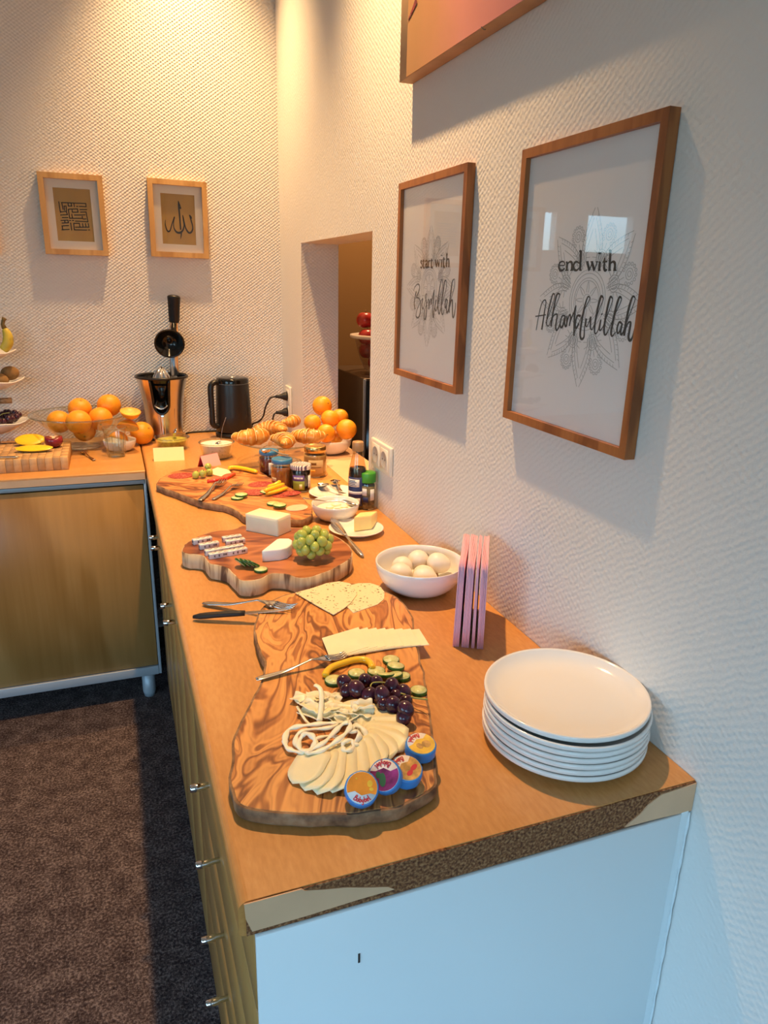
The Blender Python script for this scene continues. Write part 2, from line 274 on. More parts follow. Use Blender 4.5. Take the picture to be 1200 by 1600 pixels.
# ------------------------------------------------------------------ mesh building
class MB:
    def __init__(s): s.v = []; s.f = []; s.sm = []
    def add(s, vs, fs, smooth=True, mx=None):
        b = len(s.v)
        s.v += [tuple(mx @ Vector(p)) if mx is not None else tuple(p) for p in vs]
        s.f += [tuple(b+i for i in f) for f in fs]; s.sm += [smooth]*len(fs); return s
    def box(s, lo, hi, bev=0, seg=2, mx=None, smooth=False):
        bm = bmesh.new(); bmesh.ops.create_cube(bm, size=1)
        for v in bm.verts: v.co = Vector([lo[i]+(v.co[i]+.5)*(hi[i]-lo[i]) for i in range(3)])
        if bev: bmesh.ops.bevel(bm, geom=bm.edges[:], offset=bev, segments=seg, profile=.5, affect='EDGES')
        bm.verts.index_update()
        s.add([v.co.copy() for v in bm.verts], [[v.index for v in f.verts] for f in bm.faces], smooth or bev > 0, mx); bm.free(); return s
    def lathe(s, prof, n=32, mx=None, closed=False, smooth=True, wob=None):
        vs = []; fs = []; m = len(prof)
        for i in range(n):
            a = 2*PI*i/n
            for j, (r, z) in enumerate(prof):
                k = wob(a, j) if wob else 1
                vs.append((r*k*math.cos(a), r*k*math.sin(a), z))
        for i in range(n):
            k = (i+1) % n
            for j in range(m-1 if not closed else m):
                j2 = (j+1) % m; q = [i*m+j, k*m+j, k*m+j2, i*m+j2]
                if prof[j][0] == 0 and prof[j2][0] == 0: continue
                if prof[j][0] == 0: q = [i*m+j, k*m+j2, i*m+j2]
                elif prof[j2][0] == 0: q = [i*m+j, k*m+j, i*m+j2]
                fs.append(q)
        return s.add(vs, fs, smooth, mx)
    def ell(s, c, r, n=16, m=10, mx=None, fn=None):
        r = (r, r, r) if isinstance(r, (int, float)) else r; vs = []; fs = []
        for j in range(m+1):
            t = PI*j/m
            for i in range(n):
                a = 2*PI*i/n; p = Vector((math.sin(t)*math.cos(a), math.sin(t)*math.sin(a), math.cos(t)))
                if fn: p = fn(p)
                vs.append((c[0]+p.x*r[0], c[1]+p.y*r[1], c[2]+p.z*r[2]))
        for j in range(m):
            for i in range(n):
                k = (i+1) % n; q = [j*n+i, (j+1)*n+i, (j+1)*n+k, j*n+k]
                if j == 0: q = [0, n+i, n+k]
                elif j == m-1: q = [j*n+i, (j+1)*n, j*n+k]
                fs.append(q)
        return s.add(vs, fs, True, mx)
    def tube(s, path, r, n=10, closed=False, flat=1.0, mx=None, up=None):
        P = [Vector(p) for p in path]; N = len(P); R = [r]*N if isinstance(r, (int, float)) else r; vs = []; fs = []; nrm = None
        for i, p in enumerate(P):
            t = (P[(i+1) % N]-P[i-1]) if closed else (P[min(i+1, N-1)]-P[max(i-1, 0)])
            t = t.normalized() if t.length > 1e-9 else Vector((1, 0, 0))
            if nrm is None or up is not None:
                a = Vector(up) if up is not None else (Vector((0, 0, 1)) if abs(t.z) < .9 else Vector((1, 0, 0)))
                nrm = (a-t*a.dot(t)).normalized()
            else:
                nrm = nrm-t*nrm.dot(t); nrm = nrm.normalized() if nrm.length > 1e-6 else t.orthogonal().normalized()
            b = t.cross(nrm)
            for k in range(n):
                a = 2*PI*k/n; vs.append(p+(nrm*math.sin(a)*flat+b*math.cos(a))*R[i])
        for i in range(N if closed else N-1):
            j = (i+1) % N
            for k in range(n): fs.append([i*n+k, i*n+(k+1) % n, j*n+(k+1) % n, j*n+k])
        if not closed: fs.append(list(range(n))[::-1]); fs.append([(N-1)*n+k for k in range(n)])
        return s.add(vs, fs, True, mx)
    def prism(s, out, z0, z1, bev=.0, bot=None, mx=None, smooth=True, cap=True, wall=True):
        """solid on an xy outline; bev rounds top and bottom rims"""
        P = [Vector((p[0], p[1])) for p in out]; N = len(P)
        if sum(P[i].x*P[(i+1) % N].y-P[(i+1) % N].x*P[i].y for i in range(N)) < 0: P.reverse()
        def inset(d):
            o = []
            for i in range(N):
                a = (P[i]-P[i-1]).normalized(); b = (P[(i+1) % N]-P[i]).normalized(); nn = Vector((-(a+b).y, (a+b).x))
                nn = nn.normalized() if nn.length > 1e-6 else Vector((-a.y, a.x)); o.append(P[i]+nn*d)
            return o
        rings = []
        bb = bev if bot is None else bot
        if bb: rings.append((bb, z0)); rings.append((bb*.3, z0+bb*.3))
        rings.append((0, z0+bb))
        rings.append((0, z1-bev))
        if bev: rings.append((bev*.3, z1-bev*.3)); rings.append((bev, z1))
        vs = []; fs = []
        for d, z in rings: vs += [(p.x, p.y, z) for p in (inset(d) if d else P)]
        for k in range(len(rings)-1):
            for i in range(N): fs.append([k*N+i, k*N+(i+1) % N, (k+1)*N+(i+1) % N, (k+1)*N+i])
        if not wall: fs = []
        s.add(vs, fs, smooth, mx)
        if cap:
            b = len(s.v)-len(vs); s.f.append(tuple(b+i for i in reversed(range(N)))); s.f.append(tuple(b+(len(rings)-1)*N+i for i in range(N))); s.sm += [False, False]
        return s
    def grid(s, fn, nu, nv, mx=None, smooth=True, thick=0):
        vs = [fn(i/nu, j/nv) for i in range(nu+1) for j in range(nv+1)]; q = nv+1
        fs = [[i*q+j, (i+1)*q+j, (i+1)*q+j+1, i*q+j+1] for i in range(nu) for j in range(nv)]
        if thick:
            n0 = len(vs); ns = [Vector((0, 0, 0)) for _ in vs]; V = [Vector(p) for p in vs]
            for f in fs:
                nn = (V[f[1]]-V[f[0]]).cross(V[f[3]]-V[f[0]])
                for i in f: ns[i] += nn
            vs = V+[V[i]-ns[i].normalized()*thick for i in range(n0)]
            fs = fs+[[n0+k for k in reversed(f)] for f in fs]
            rim = [i*q for i in range(nu+1)]+[nu*q+j for j in range(1, nv+1)]+[i*q+nv for i in reversed(range(nu))]+[j for j in reversed(range(1, nv))]
            fs += [[rim[(k+1) % len(rim)], rim[k], n0+rim[k], n0+rim[(k+1) % len(rim)]] for k in range(len(rim))]
        return s.add(vs, fs, smooth, mx)
    def build(s, name, material, parent=None, loc=None, rot=None):
        me = bpy.data.meshes.new(name); me.from_pydata([tuple(p) for p in s.v], [], s.f); me.polygons.foreach_set('use_smooth', s.sm)
        me.materials.append(MT[material] if isinstance(material, str) else material); me.update()
        o = bpy.data.objects.new(name, me); C.objects.link(o)
        if parent is not None: o.parent = parent
        if loc is not None: o.location = loc
        if rot is not None: o.rotation_euler = rot
        return o

def tag(o, label, cat, group=None, kind=None):
    o['label'] = label
    if cat: o['category'] = cat
    if group: o['group'] = group
    if kind: o['kind'] = kind
    return o
def thing(name, label, cat, loc=(0, 0, 0), rz=0, group=None):
    o = bpy.data.objects.new(name, None); C.objects.link(o); o.empty_display_size = .02
    o.location = loc; o.rotation_euler = (0, 0, rz); return tag(o, label, cat, group)
def struct(o): o['kind'] = 'structure'; return o
def dup(root, label, loc=None, rz=None, scale=None, group=None, rot=None):
    r = root.copy(); C.objects.link(r)
    for ch in root.children:
        c = ch.copy(); C.objects.link(c); c.parent = r
        for g in ch.children: d = g.copy(); C.objects.link(d); d.parent = c
    if label: r['label'] = label
    if loc is not None: r.location = loc
    if rz is not None: r.rotation_euler = (0, 0, rz)
    if rot is not None: r.rotation_euler = rot
    if scale is not None: r.scale = (scale,)*3 if isinstance(scale, (int, float)) else scale
    if group: r['group'] = group
    return r
ORD = ['first', 'second', 'third', 'fourth', 'fifth', 'sixth', 'seventh', 'eighth', 'ninth', 'tenth', 'eleventh', 'twelfth', 'thirteenth', 'fourteenth', 'fifteenth', 'sixteenth']
def span(o, p0, p1, up=(0, 0, 1)):
    """turn and move o so that its local x axis runs from p0 to p1"""
    p0 = Vector(p0); p1 = Vector(p1); x = (p1-p0).normalized(); z = Vector(up); y = z.cross(x).normalized(); z = x.cross(y)
    o.matrix_world = Matrix(((x.x, y.x, z.x, p0.x), (x.y, y.y, z.y, p0.y), (x.z, y.z, z.z, p0.z), (0, 0, 0, 1))); return o
def smooth_path(pts, k=6, closed=False):
    P = [Vector(p) for p in pts]; n = len(P); o = []
    for i in range(n if closed else n-1):
        if closed: a, b, c, d = P[i-1], P[i], P[(i+1) % n], P[(i+2) % n]
        else: a, b, c, d = P[max(i-1, 0)], P[i], P[i+1], P[min(i+2, n-1)]
        for j in range(k):
            t = j/k; o.append(.5*((2*b)+(c-a)*t+(2*a-5*b+4*c-d)*t*t+(3*b-a-3*c+d)*t**3))
    if not closed: o.append(P[-1])
    return o
def jag(out, amp, f=30, sub=4, seed=0):
    """smooth outline with irregular edge"""
    P = smooth_path([Vector((p[0], p[1], 0)) for p in out], sub, True); o = []
    for i, p in enumerate(P):
        t = P[(i+1) % len(P)]-P[i-1]; nn = Vector((-t.y, t.x, 0)).normalized()
        o.append(p+nn*amp*noise.noise(Vector((p.x*f+seed, p.y*f, 0))))
    return o
def ribbon(mb, pts, w, nrm, th=.0004, taper=True, k=5, smooth=True):
    """flat pen stroke on a plane of normal nrm, width w metres or list"""
    P = smooth_path(pts, k) if smooth and len(pts) > 2 else [Vector(p) for p in pts]; N = len(P); nrm = Vector(nrm); vs = []; fs = []
    for i, p in enumerate(P):
        t = (P[min(i+1, N-1)]-P[max(i-1, 0)]).normalized(); b = nrm.cross(t).normalized()
        if isinstance(w, (list, tuple)):
            x = i/(N-1)*(len(w)-1); a = int(min(x, len(w)-2)); ww = w[a]*(1-(x-a))+w[a+1]*(x-a)
        else: ww = w
        vs += [p+b*ww/2+nrm*th, p-b*ww/2+nrm*th, p-b*ww/2, p+b*ww/2]
    for i in range(N-1):
        a = 4*i; c = a+4
        for q in range(4): fs.append([a+q, a+(q+1) % 4, c+(q+1) % 4, c+q])
    fs += [[0, 1, 2, 3][::-1], [4*N-4, 4*N-3, 4*N-2, 4*N-1]]
    mb.add(vs, fs, False)

# ------------------------------------------------------------------ the room
W = .9                                        # height of the worktops
BY = 2.52                                     # back wall
RX = Matrix(((1, 0, 0, 0), (0, 0, -1, 0), (0, 1, 0, 0), (0, 0, 0, 1)))   # lets prism() extrude an xz outline along -y
struct(MB().box((-4.4, -3.6, -.05), (1.4, 3.6, 0)).build('floor', 'carpet'))
struct(MB().box((-4.4, -3.6, CEIL), (1.4, 3.6, CEIL+.05)).build('ceiling', 'paint'))
N0, N1, NT = 1.362, 2.163, .146               # the hatch through the right wall
wr = MB()
wr.box((0, -3.4, 0), (NT, N0, CEIL)); wr.box((0, N1, 0), (NT, BY, CEIL)); wr.box((0, N0, 1.668), (NT, N1, CEIL)); wr.box((0, N0, 0), (NT, N1, W-.03))
struct(wr.build('wall_right', 'paper_x'))
struct(MB().box((.0, N0, W-.03), (NT+.02, N1, W)).build('trim_1', 'edging'))      # the sill of the hatch
jm = MB(); jm.box((0.0005, N1-.0015, W), (NT, N1+.001, 1.668)); struct(jm.build('trim_2', 'paper_y'))   # papered reveal
wb = MB(); wb.box((-4.4, BY, 0), (-1.80, BY+.05, CEIL)); wb.box((-1.80, BY, 0), (-1.225, BY+.05, 1.70)); wb.box((-1.80, BY, 1.87), (-1.225, BY+.05, CEIL))
wb.box((-1.535, BY, 1.70), (-1.36, BY+.05, 1.87)); wb.box((-1.225, BY, 0), (NT, BY+.05, CEIL))  # two unseen openings added so the poster glass reflects bright patches
struct(wb.build('wall_back', 'paper_y'))
wl = MB(); wl.box((-4.4, -3.6, 0), (-4.2, -2.6, CEIL)); wl.box((-4.4, -.2, 0), (-4.2, BY, CEIL)); wl.box((-4.4, -2.6, 0), (-4.2, -.2, .8)); wl.box((-4.4, -2.6, 2.3), (-4.2, -.2, CEIL))
struct(wl.build('wall_left', 'paint'))
wf = MB(); wf.box((-4.4, -3.6, 0), (-3.3, -3.4, CEIL)); wf.box((-1.2, -3.6, 0), (NT, -3.4, CEIL)); wf.box((-3.3, -3.6, 0), (-1.2, -3.4, .65)); wf.box((-3.3, -3.6, 2.35), (-1.2, -3.4, CEIL))
struct(wf.build('wall_front', 'paint'))
nr = MB(); nr.box((NT, BY+.2, 0), (1.4, 3.3, CEIL)) if False else None
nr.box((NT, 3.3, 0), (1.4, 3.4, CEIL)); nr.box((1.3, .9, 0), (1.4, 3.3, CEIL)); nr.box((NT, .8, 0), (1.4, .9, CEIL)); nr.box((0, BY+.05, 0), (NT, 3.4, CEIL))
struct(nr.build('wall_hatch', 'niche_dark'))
def win(name, bars):
    f = MB()
    for lo, hi in bars: f.box(lo, hi, .004)
    return struct(f.build(name, 'plastic_white'))
y0, y1 = -2.6, -.2
win('window_1', [((-4.34, y0, .8), (-4.27, y0+.06, 2.3)), ((-4.34, y1-.06, .8), (-4.27, y1, 2.3)), ((-4.34, (y0+y1)/2-.04, .8), (-4.27, (y0+y1)/2+.04, 2.3)), ((-4.34, y0, .8), (-4.27, y1, .86)), ((-4.34, y0, 2.24), (-4.27, y1, 2.3))])
win('window_2', [((-3.3, -3.54, .65), (-3.24, -3.47, 2.35)), ((-1.26, -3.54, .65), (-1.2, -3.47, 2.35)), ((-2.29, -3.54, .65), (-2.21, -3.47, 2.35)), ((-3.3, -3.54, .65), (-1.2, -3.47, .71)), ((-3.3, -3.54, 2.29), (-1.2, -3.47, 2.35))])
# caulked cover strip where the end panel meets the wall
cs = MB().box((-.019, -.002, 0), (-.006, .004, W-.046), .001); cs.tube([(-.004, -.001, z/40*(W-.05)) for z in range(41)], [.0022+.0008*math.sin(z*2.3) for z in range(41)], 8)
struct(cs.build('trim_3', 'panel'))

# ------------------------------------------------------------------ worktops
def rounded_front(x0, x1, z0, z1, r=.012):
    o = [(x1, z0), (x1, z1)]
    for k in range(7): a = PI/2+k/6*PI/2; o.append((x0+r+r*math.cos(a), z1-r+r*math.sin(a)))
    for k in range(4): a = PI+k/3*PI/2; o.append((x0+.006+.006*math.cos(a), z0+.006+.006*math.sin(a)))
    return o
TW = .047
t = thing('worktop', 'long beech laminate worktop along the right wall with a broken end edge', 'worktop', (0, 0, 0))
o = MB().prism(rounded_front(-.62, -.001, W-TW, W), -(BY-.002), -.002, 0, mx=RX, smooth=False).build('worktop_slab', 'beech', t)
core = MB()
ol = [(-.612, W-TW+.001), (-.001, W-TW+.001), (-.001, W-.0012)]+[(-.001-i*.0199, W-.0010-.0008*random.random()) for i in range(1, 30)]+[(-.598, W-.002), (-.612, W-.012)]
core.prism([(p[0], p[1]) for p in ol], -.002, .0002, 0, mx=RX, smooth=False)
o = core.build('particle_core', 'chip', t); o['label'] = 'bare dark particle board where the edging broke off'
def strip(px, name):
    pts = []
    for k, (x, y) in enumerate(px): p = aty(x, y, -.001); pts.append((min(-.0012, p.x), min(W, max(W-TW-.001, p.z))))
    return MB().prism(pts, .0003, .0018, 0, mx=RX, smooth=False).build(name, 'edging', t)
strip([(381, 1409), (471, 1387), (476, 1391), (508, 1389), (540, 1386), (577, 1386), (606, 1385), (616, 1389), (560, 1405), (480, 1430), (394, 1455), (384, 1436)], 'edge_strip')
strip([(1034, 1241), (1092, 1222), (1092, 1264), (1030, 1278), (976, 1292), (986, 1283), (1000, 1272), (1012, 1258)], 'edge_strip')
cr = MB(); cr.ell((-.385, -.001, W-.001), (.010, .003, .0035), 9, 6); cr.build('splinter', 'chip', t)
t = thing('worktop', 'beech laminate worktop along the back wall carrying the juicing fruit', 'worktop', (0, 0, 0))
LX = Matrix(((0, 0, 1, 0), (1, 0, 0, 0), (0, 1, 0, 0), (0, 0, 0, 1)))
LY = 1.905
MB().prism(rounded_front(LY, BY-.002, W-.033, W, .006), -2.6, -.624, 0, mx=LX, smooth=False).build('worktop_slab', 'beech_l', t)
MB().box((-2.6, LY-.0006, W-.031), (-.626, LY+.0006, W-.008)).build('front_edging', 'edging', t)

# ------------------------------------------------------------------ lower cabinets
def knob(par, x, y, z):
    m = MB(); m.lathe([(0, 0), (.0045, 0), (.0045, .014), (.0062, .015), (.0062, .036), (.0052, .0375), (0, .0375)], 14, Matrix.Translation((x, y, z)) @ Matrix.Rotation(-PI/2, 4, 'Y'))
    return m.build('knob', 'chrome', par)
FX = -.604
def lower(y0, y1, label, kind):
    t = thing('lower_cabinet', label, 'cabinet', (0, 0, 0))
    MB().box((FX+.02, y0+.004, .06), (-.03, y1, W-TW-.002)).build('carcass', 'panel' if y0 < .1 else 'plinth', t)
    if kind == 'drawers':
        zs = [.07, .29, .44, .58, .73, W-TW-.006]; zk = [.20, .36, .50, .655, .80]
        for a, b, k in zip(zs[:-1], zs[1:], zk):
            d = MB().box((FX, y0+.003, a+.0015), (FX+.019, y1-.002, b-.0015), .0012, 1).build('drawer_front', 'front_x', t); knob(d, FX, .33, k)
    elif kind == 'doors':
        ym = (y0+y1)/2
        for a, b, ky in ((y0, ym, ym-.045), (ym, y1, ym+.045)):
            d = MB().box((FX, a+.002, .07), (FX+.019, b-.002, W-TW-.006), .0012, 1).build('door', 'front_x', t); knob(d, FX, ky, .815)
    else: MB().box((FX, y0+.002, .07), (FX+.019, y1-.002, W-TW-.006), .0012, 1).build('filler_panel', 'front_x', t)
    for yy in (y0+.06, y1-.06):
        MB().lathe([(0, 0), (.02, 0), (.02, .062), (0, .062)], 14, Matrix.Translation((FX+.09, yy, 0))).build('leg', 'alu', t)
    return t
t = lower(.004, .68, 'birch drawer cabinet with round bar knobs at the broken end of the worktop', 'drawers')
pn = MB().box((FX+.001, -.004, .0), (-.02, .0035, W-TW-.0005), .001, 1).build('end_panel', 'panel', t); pn['label'] = 'pale blue-white laminate side'
sc = MB(); sc.box((-.485, -.0046, .770), (-.4825, -.0038, .784)); sc.build('scuff', 'ink', t)
lower(.681, 1.16, 'birch cabinet with a pair of doors beside the drawer cabinet', 'doors')
lower(1.161, 1.64, 'second birch cabinet with a pair of doors, towards the corner', 'doors')
lower(1.641, 1.90, 'narrow birch filler cabinet in the corner of the counters', 'filler')
t = thing('lower_cabinet', 'wide birch cabinet under the back worktop with grey metal trims', 'cabinet', (0, 0, 0))
MB().box((-1.85, LY+.03, .105), (-.632, BY-.01, W-.036)).build('carcass', 'plinth', t)
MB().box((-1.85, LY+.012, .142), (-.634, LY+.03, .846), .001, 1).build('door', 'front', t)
MB().box((-1.85, LY+.004, .852), (-.628, LY+.03, .8665), .002).build('top_trim', 'alu', t)
MB().box((-1.85, LY+.006, .104), (-.632, LY+.03, .139), .002).build('bottom_trim', 'alu', t)
MB().box((-.632, LY+.008, .104), (-.622, LY+.03, .866), .002).build('side_trim', 'alu', t)
for x in (-.672, -1.80): MB().lathe([(0, 0), (.019, 0), (.024, .02), (.024, .104), (0, .104)], 18, Matrix.Translation((x, LY+.045, 0))).build('leg', 'alu', t)

# ------------------------------------------------------------------ framed prints
def frame(name, label, w, h, fw, depth, mt, loc, ry, group=None):
    """local x across, y out of the wall (towards -y), z up; origin at the middle of the back"""
    t = thing(name, label, 'picture', loc, ry, group); g = MB()
    for s in (-1, 1):
        for b, e in (((s*w/2, -h/2), (s*w/2, h/2)),):
            pass
    def side(a, b, c, d):   # outer a-b, inner d-c in xz
        vs = [(p[0], y, p[1]) for y in (-depth, -.001) for p in (a, b, c, d)]
        fs = [(0, 1, 2, 3), (7, 6, 5, 4), (0, 4, 5, 1), (1, 5, 6, 2), (2, 6, 7, 3), (3, 7, 4, 0)]
        m = MB(); m.add(vs, fs, False); o = m.build('frame_side', mt, t)
    O = [(-w/2, -h/2), (w/2, -h/2), (w/2, h/2), (-w/2, h/2)]; I = [(-w/2+fw, -h/2+fw), (w/2-fw, -h/2+fw), (w/2-fw, h/2-fw), (-w/2+fw, h/2-fw)]
    for k in range(4): side(O[k], O[(k+1) % 4], I[(k+1) % 4], I[k])
    return t
# near wall: local -y becomes world -x, so rz = -90 deg
PX = -.019; PP = -.0095     # front of the frame, plane of the print
def poster(name, label, yc, zc, w, h):
    t = frame(name, label, w, h, .0145, .0185, 'frame_b', (-.0005, yc, zc), -PI/2)
    p = MB().box((-w/2+.012, -.0092, -h/2+.012), (w/2-.012, -.006, h/2-.012)).build('print_sheet', 'poster', t)
    g = MB().box((-w/2+.0135, -.0130, -h/2+.0135), (w/2-.0135, -.0118, h/2-.0135)).build('glass_pane', 'pane', t)
    return t, p
inv = lambda t: Matrix.LocRotScale(t.location, t.rotation_euler, None).inverted()
def mandala(t, p, cx, cz, R, par):
    m = MB(); lw = .00075; nr = (0, -1, 0); Y = -.0093
    P = lambda a, r: (cx+r*R*math.sin(a), Y, cz+r*R*math.cos(a))
    def circ(r, c=(0, 0), w=lw, n=40): ribbon(m, [(cx+R*(c[0]+r*math.sin(2*PI*k/n)), Y, cz+R*(c[1]+r*math.cos(2*PI*k/n))) for k in range(n+1)], w, nr, .0002, smooth=False)
    for r in (.07, .22, .25, .30, .34): circ(r)
    for k in range(8):
        a = 2*PI*k/8
        for r0, r1, wd in ((.06, .21, .16), (.34, 1.0, .30), (.36, .90, .24), (.40, .78, .17)):
            for s in (-1, 1):
                ribbon(m, [P(a+s*wd*(1.25 if r0 > .3 else 1), r0+.03), P(a+s*wd*1.12, r0+(r1-r0)*.35), P(a+s*wd*.62, r0+(r1-r0)*.66), P(a+s*.02, r1)], lw, nr, .0002, k=4)
        for j in range(9):
            q = j/8
            for s in (-1, 1):
                ang = s*(.36-.30*q); r = .55+.38*q
                ribbon(m, [P(a+ang, r), P(a+ang*.84, r-.03)], lw*.8, nr, .0002, smooth=False)
        b = a+PI/8; cc = (.50*math.sin(b), .50*math.cos(b)); circ(.065, cc, n=16); circ(.09, cc, n=18)
        for j in range(5): ribbon(m, [P(b-.09+.045*j, .46), P(b-.09+.045*j, .54)], lw*.8, nr, .0002, smooth=False)
        for j in range(9):
            g = b+PI*(j/8-.5)*1.2; c0 = Vector((cc[0]+.10*math.sin(g), cc[1]+.10*math.cos(g))); c1 = Vector((cc[0]+.17*math.sin(g), cc[1]+.17*math.cos(g)))
            ribbon(m, [(cx+R*c0.x, Y, cz+R*c0.y), (cx+R*c1.x, Y, cz+R*c1.y)], lw, nr, .0002, smooth=False)
        c3 = (.76*math.sin(b), .76*math.cos(b)); circ(.03, c3, n=10); circ(.06, c3, n=14)
        for j in range(11):
            g = b+PI*(j/10-.5)*1.5; circ(.018, (c3[0]+.105*math.sin(g), c3[1]+.105*math.cos(g)), n=8)
    o = m.build('mandala_drawing', 'ink_grey', par); return o
def trace(t, par, strokes, sx, sy, k, plane, name, mt, axis='x', gain=1.0):
    """pen strokes traced on the photograph (crop origin sx,sy, k px per crop px), laid on the print"""
    m = MB(); iv = inv(t)
    for pts, w in strokes:
        L = [iv @ (atx(sx+k*x, sy+k*y, plane) if axis == 'x' else aty(sx+k*x, sy+k*y, plane)) for x, y in pts]
        a = gain
        ribbon(m, L, [q*a for q in w] if isinstance(w, (list, tuple)) else w*a, (0, -1, 0), .00035, smooth=len(pts) > 2)
    return m.build(name, mt, par)
t, p = poster('framed_print', 'large brown framed print reading end with Alhamdulillah, nearest on the wall', .382, 1.526, .352, .452)
t.rotation_euler.x = 0
mandala(t, p, .034, -.010, .131, t)
S = .0022
AL = [([(40, 1115), (60, 1000), (85, 900), (110, 870), (120, 890), (110, 950), (95, 1050), (85, 1110)], [.001, .0014, .003]), ([(35, 1003), (70, 998), (118, 990)], .0015),
 ([(118, 1060), (140, 1000), (175, 900), (190, 840), (183, 820), (170, 835), (145, 930), (128, 1020), (125, 1070), (140, 1080), (155, 1050), (185, 950), (225, 850), (230, 825), (215, 820), (200, 850), (180, 950), (165, 1050), (160, 1085)], [.001, .001, .0028, .0012, .001, .0028, .003]),
 ([(163, 1080), (175, 1010), (200, 985), (210, 1000), (198, 1080), (205, 1115), (225, 1085), (250, 1000), (270, 1000), (250, 1000), (235, 1050), (238, 1090), (255, 1080), (275, 1000), (270, 1060), (280, 1085), (292, 1040)], [.001, .003, .001, .0028, .002]),
 ([(290, 1000), (285, 1085), (292, 1040), (310, 990), (318, 1010), (308, 1080), (320, 1030), (345, 970), (362, 915)], .002), ([(362, 915), (350, 1000), (345, 1160)], [.0015, .0035, .0025]),
 ([(345, 1160), (358, 1110), (375, 1080), (430, 950), (470, 870), (470, 848), (455, 850), (430, 930), (405, 1060), (395, 1150), (405, 1185), (425, 1170), (430, 1100), (440, 1020)], [.001, .001, .0012, .0034, .003, .001]), ([(400, 1000), (372, 1000), (357, 1060), (362, 1100), (385, 1060)], .0026),
 ([(445, 1020), (440, 1070), (450, 1085), (470, 1040), (480, 1010), (478, 1090), (490, 1110), (505, 1080), (545, 960), (580, 870), (575, 845), (560, 850), (535, 950), (515, 1060), (512, 1130), (525, 1140), (545, 1100), (562, 1030), (550, 1100), (560, 1115), (580, 1085)], [.0028, .001, .0028, .001, .001, .0034, .0028, .001, .0028, .001]), ([(570, 980), (571, 990)], .003),
 ([(580, 1085), (620, 980), (655, 880), (650, 850), (635, 855), (610, 960), (590, 1080), (590, 1140), (603, 1150), (625, 1110), (680, 980), (725, 880), (725, 852), (708, 855), (680, 950), (655, 1070), (645, 1140), (655, 1162), (680, 1130)], [.001, .001, .0034, .003, .001, .001, .0034, .003, .001]),
 ([(730, 1060), (710, 1050), (693, 1100), (697, 1140), (715, 1120), (735, 1060), (722, 1130), (730, 1150), (745, 1120), (790, 1000), (835, 880), (835, 848), (815, 850), (785, 950), (760, 1080), (750, 1160)], [.002, .0026, .0014, .0026, .001, .001, .0034, .0034]),
 ([(755, 1130), (780, 1060), (800, 1050), (800, 1080), (785, 1170), (800, 1197), (820, 1160), (845, 1055)], [.001, .0026, .0034, .001])]
o = trace(t, t, AL, 830, 300, .19376, -.0099, 'script_lettering', 'ink', gain=1.3)
EW = [([(226, 593), (268, 590), (265, 565), (250, 560), (232, 570), (223, 600), (232, 628), (252, 632), (270, 615)], [.0015, .0016, .002, .0035, .0036, .0018]),
 ([(291, 566), (287, 632)], .0042), ([(290, 590), (306, 566), (322, 564), (330, 585), (327, 632)], [.0015, .0025, .004, .0042]), ([(280, 568), (292, 563)], .0018), ([(276, 632), (300, 631)], .0015), ([(316, 632), (339, 631)], .0015),
 ([(388, 575), (366, 562), (346, 580), (342, 608), (352, 628), (370, 630), (388, 610)], [.0015, .003, .0042, .003, .0015]), ([(401, 473), (395, 632)], .0042), ([(388, 478), (402, 472)], .0018), ([(394, 632), (407, 630)], .0018),
 ([(452, 564), (470, 632)], .0042), ([(470, 632), (492, 570)], .0016), ([(490, 564), (510, 632)], .0042), ([(510, 632), (532, 564)], .0016), ([(443, 563), (463, 562)], .0014), ([(480, 563), (500, 562)], .0014), ([(523, 563), (540, 562)], .0014),
 ([(555, 564), (549, 632)], .0042), ([(546, 566), (556, 562)], .0018), ([(539, 633), (561, 631)], .0015), ([(554, 486), (553, 500)], .0048),
 ([(594, 530), (589, 610), (598, 632), (613, 624)], [.0022, .0042, .0036, .0016]), ([(578, 563), (614, 561)], .0018),
 ([(640, 468), (631, 632)], .0042), ([(627, 474), (641, 467)], .0018), ([(634, 590), (650, 566), (668, 564), (676, 585), (673, 632)], [.0015, .0025, .004, .0042]), ([(622, 633), (643, 631)], .0015), ([(662, 633), (688, 631)], .0015)]
trace(t, t, EW, 830, 300, .19376, -.0099, 'serif_lettering', 'ink', gain=1.15)
t, p = poster('framed_print', 'brown framed print reading start with Bismillah, farther along the wall', .944, 1.536, .364, .448)
mandala(t, p, .0, -.01, .131, t)
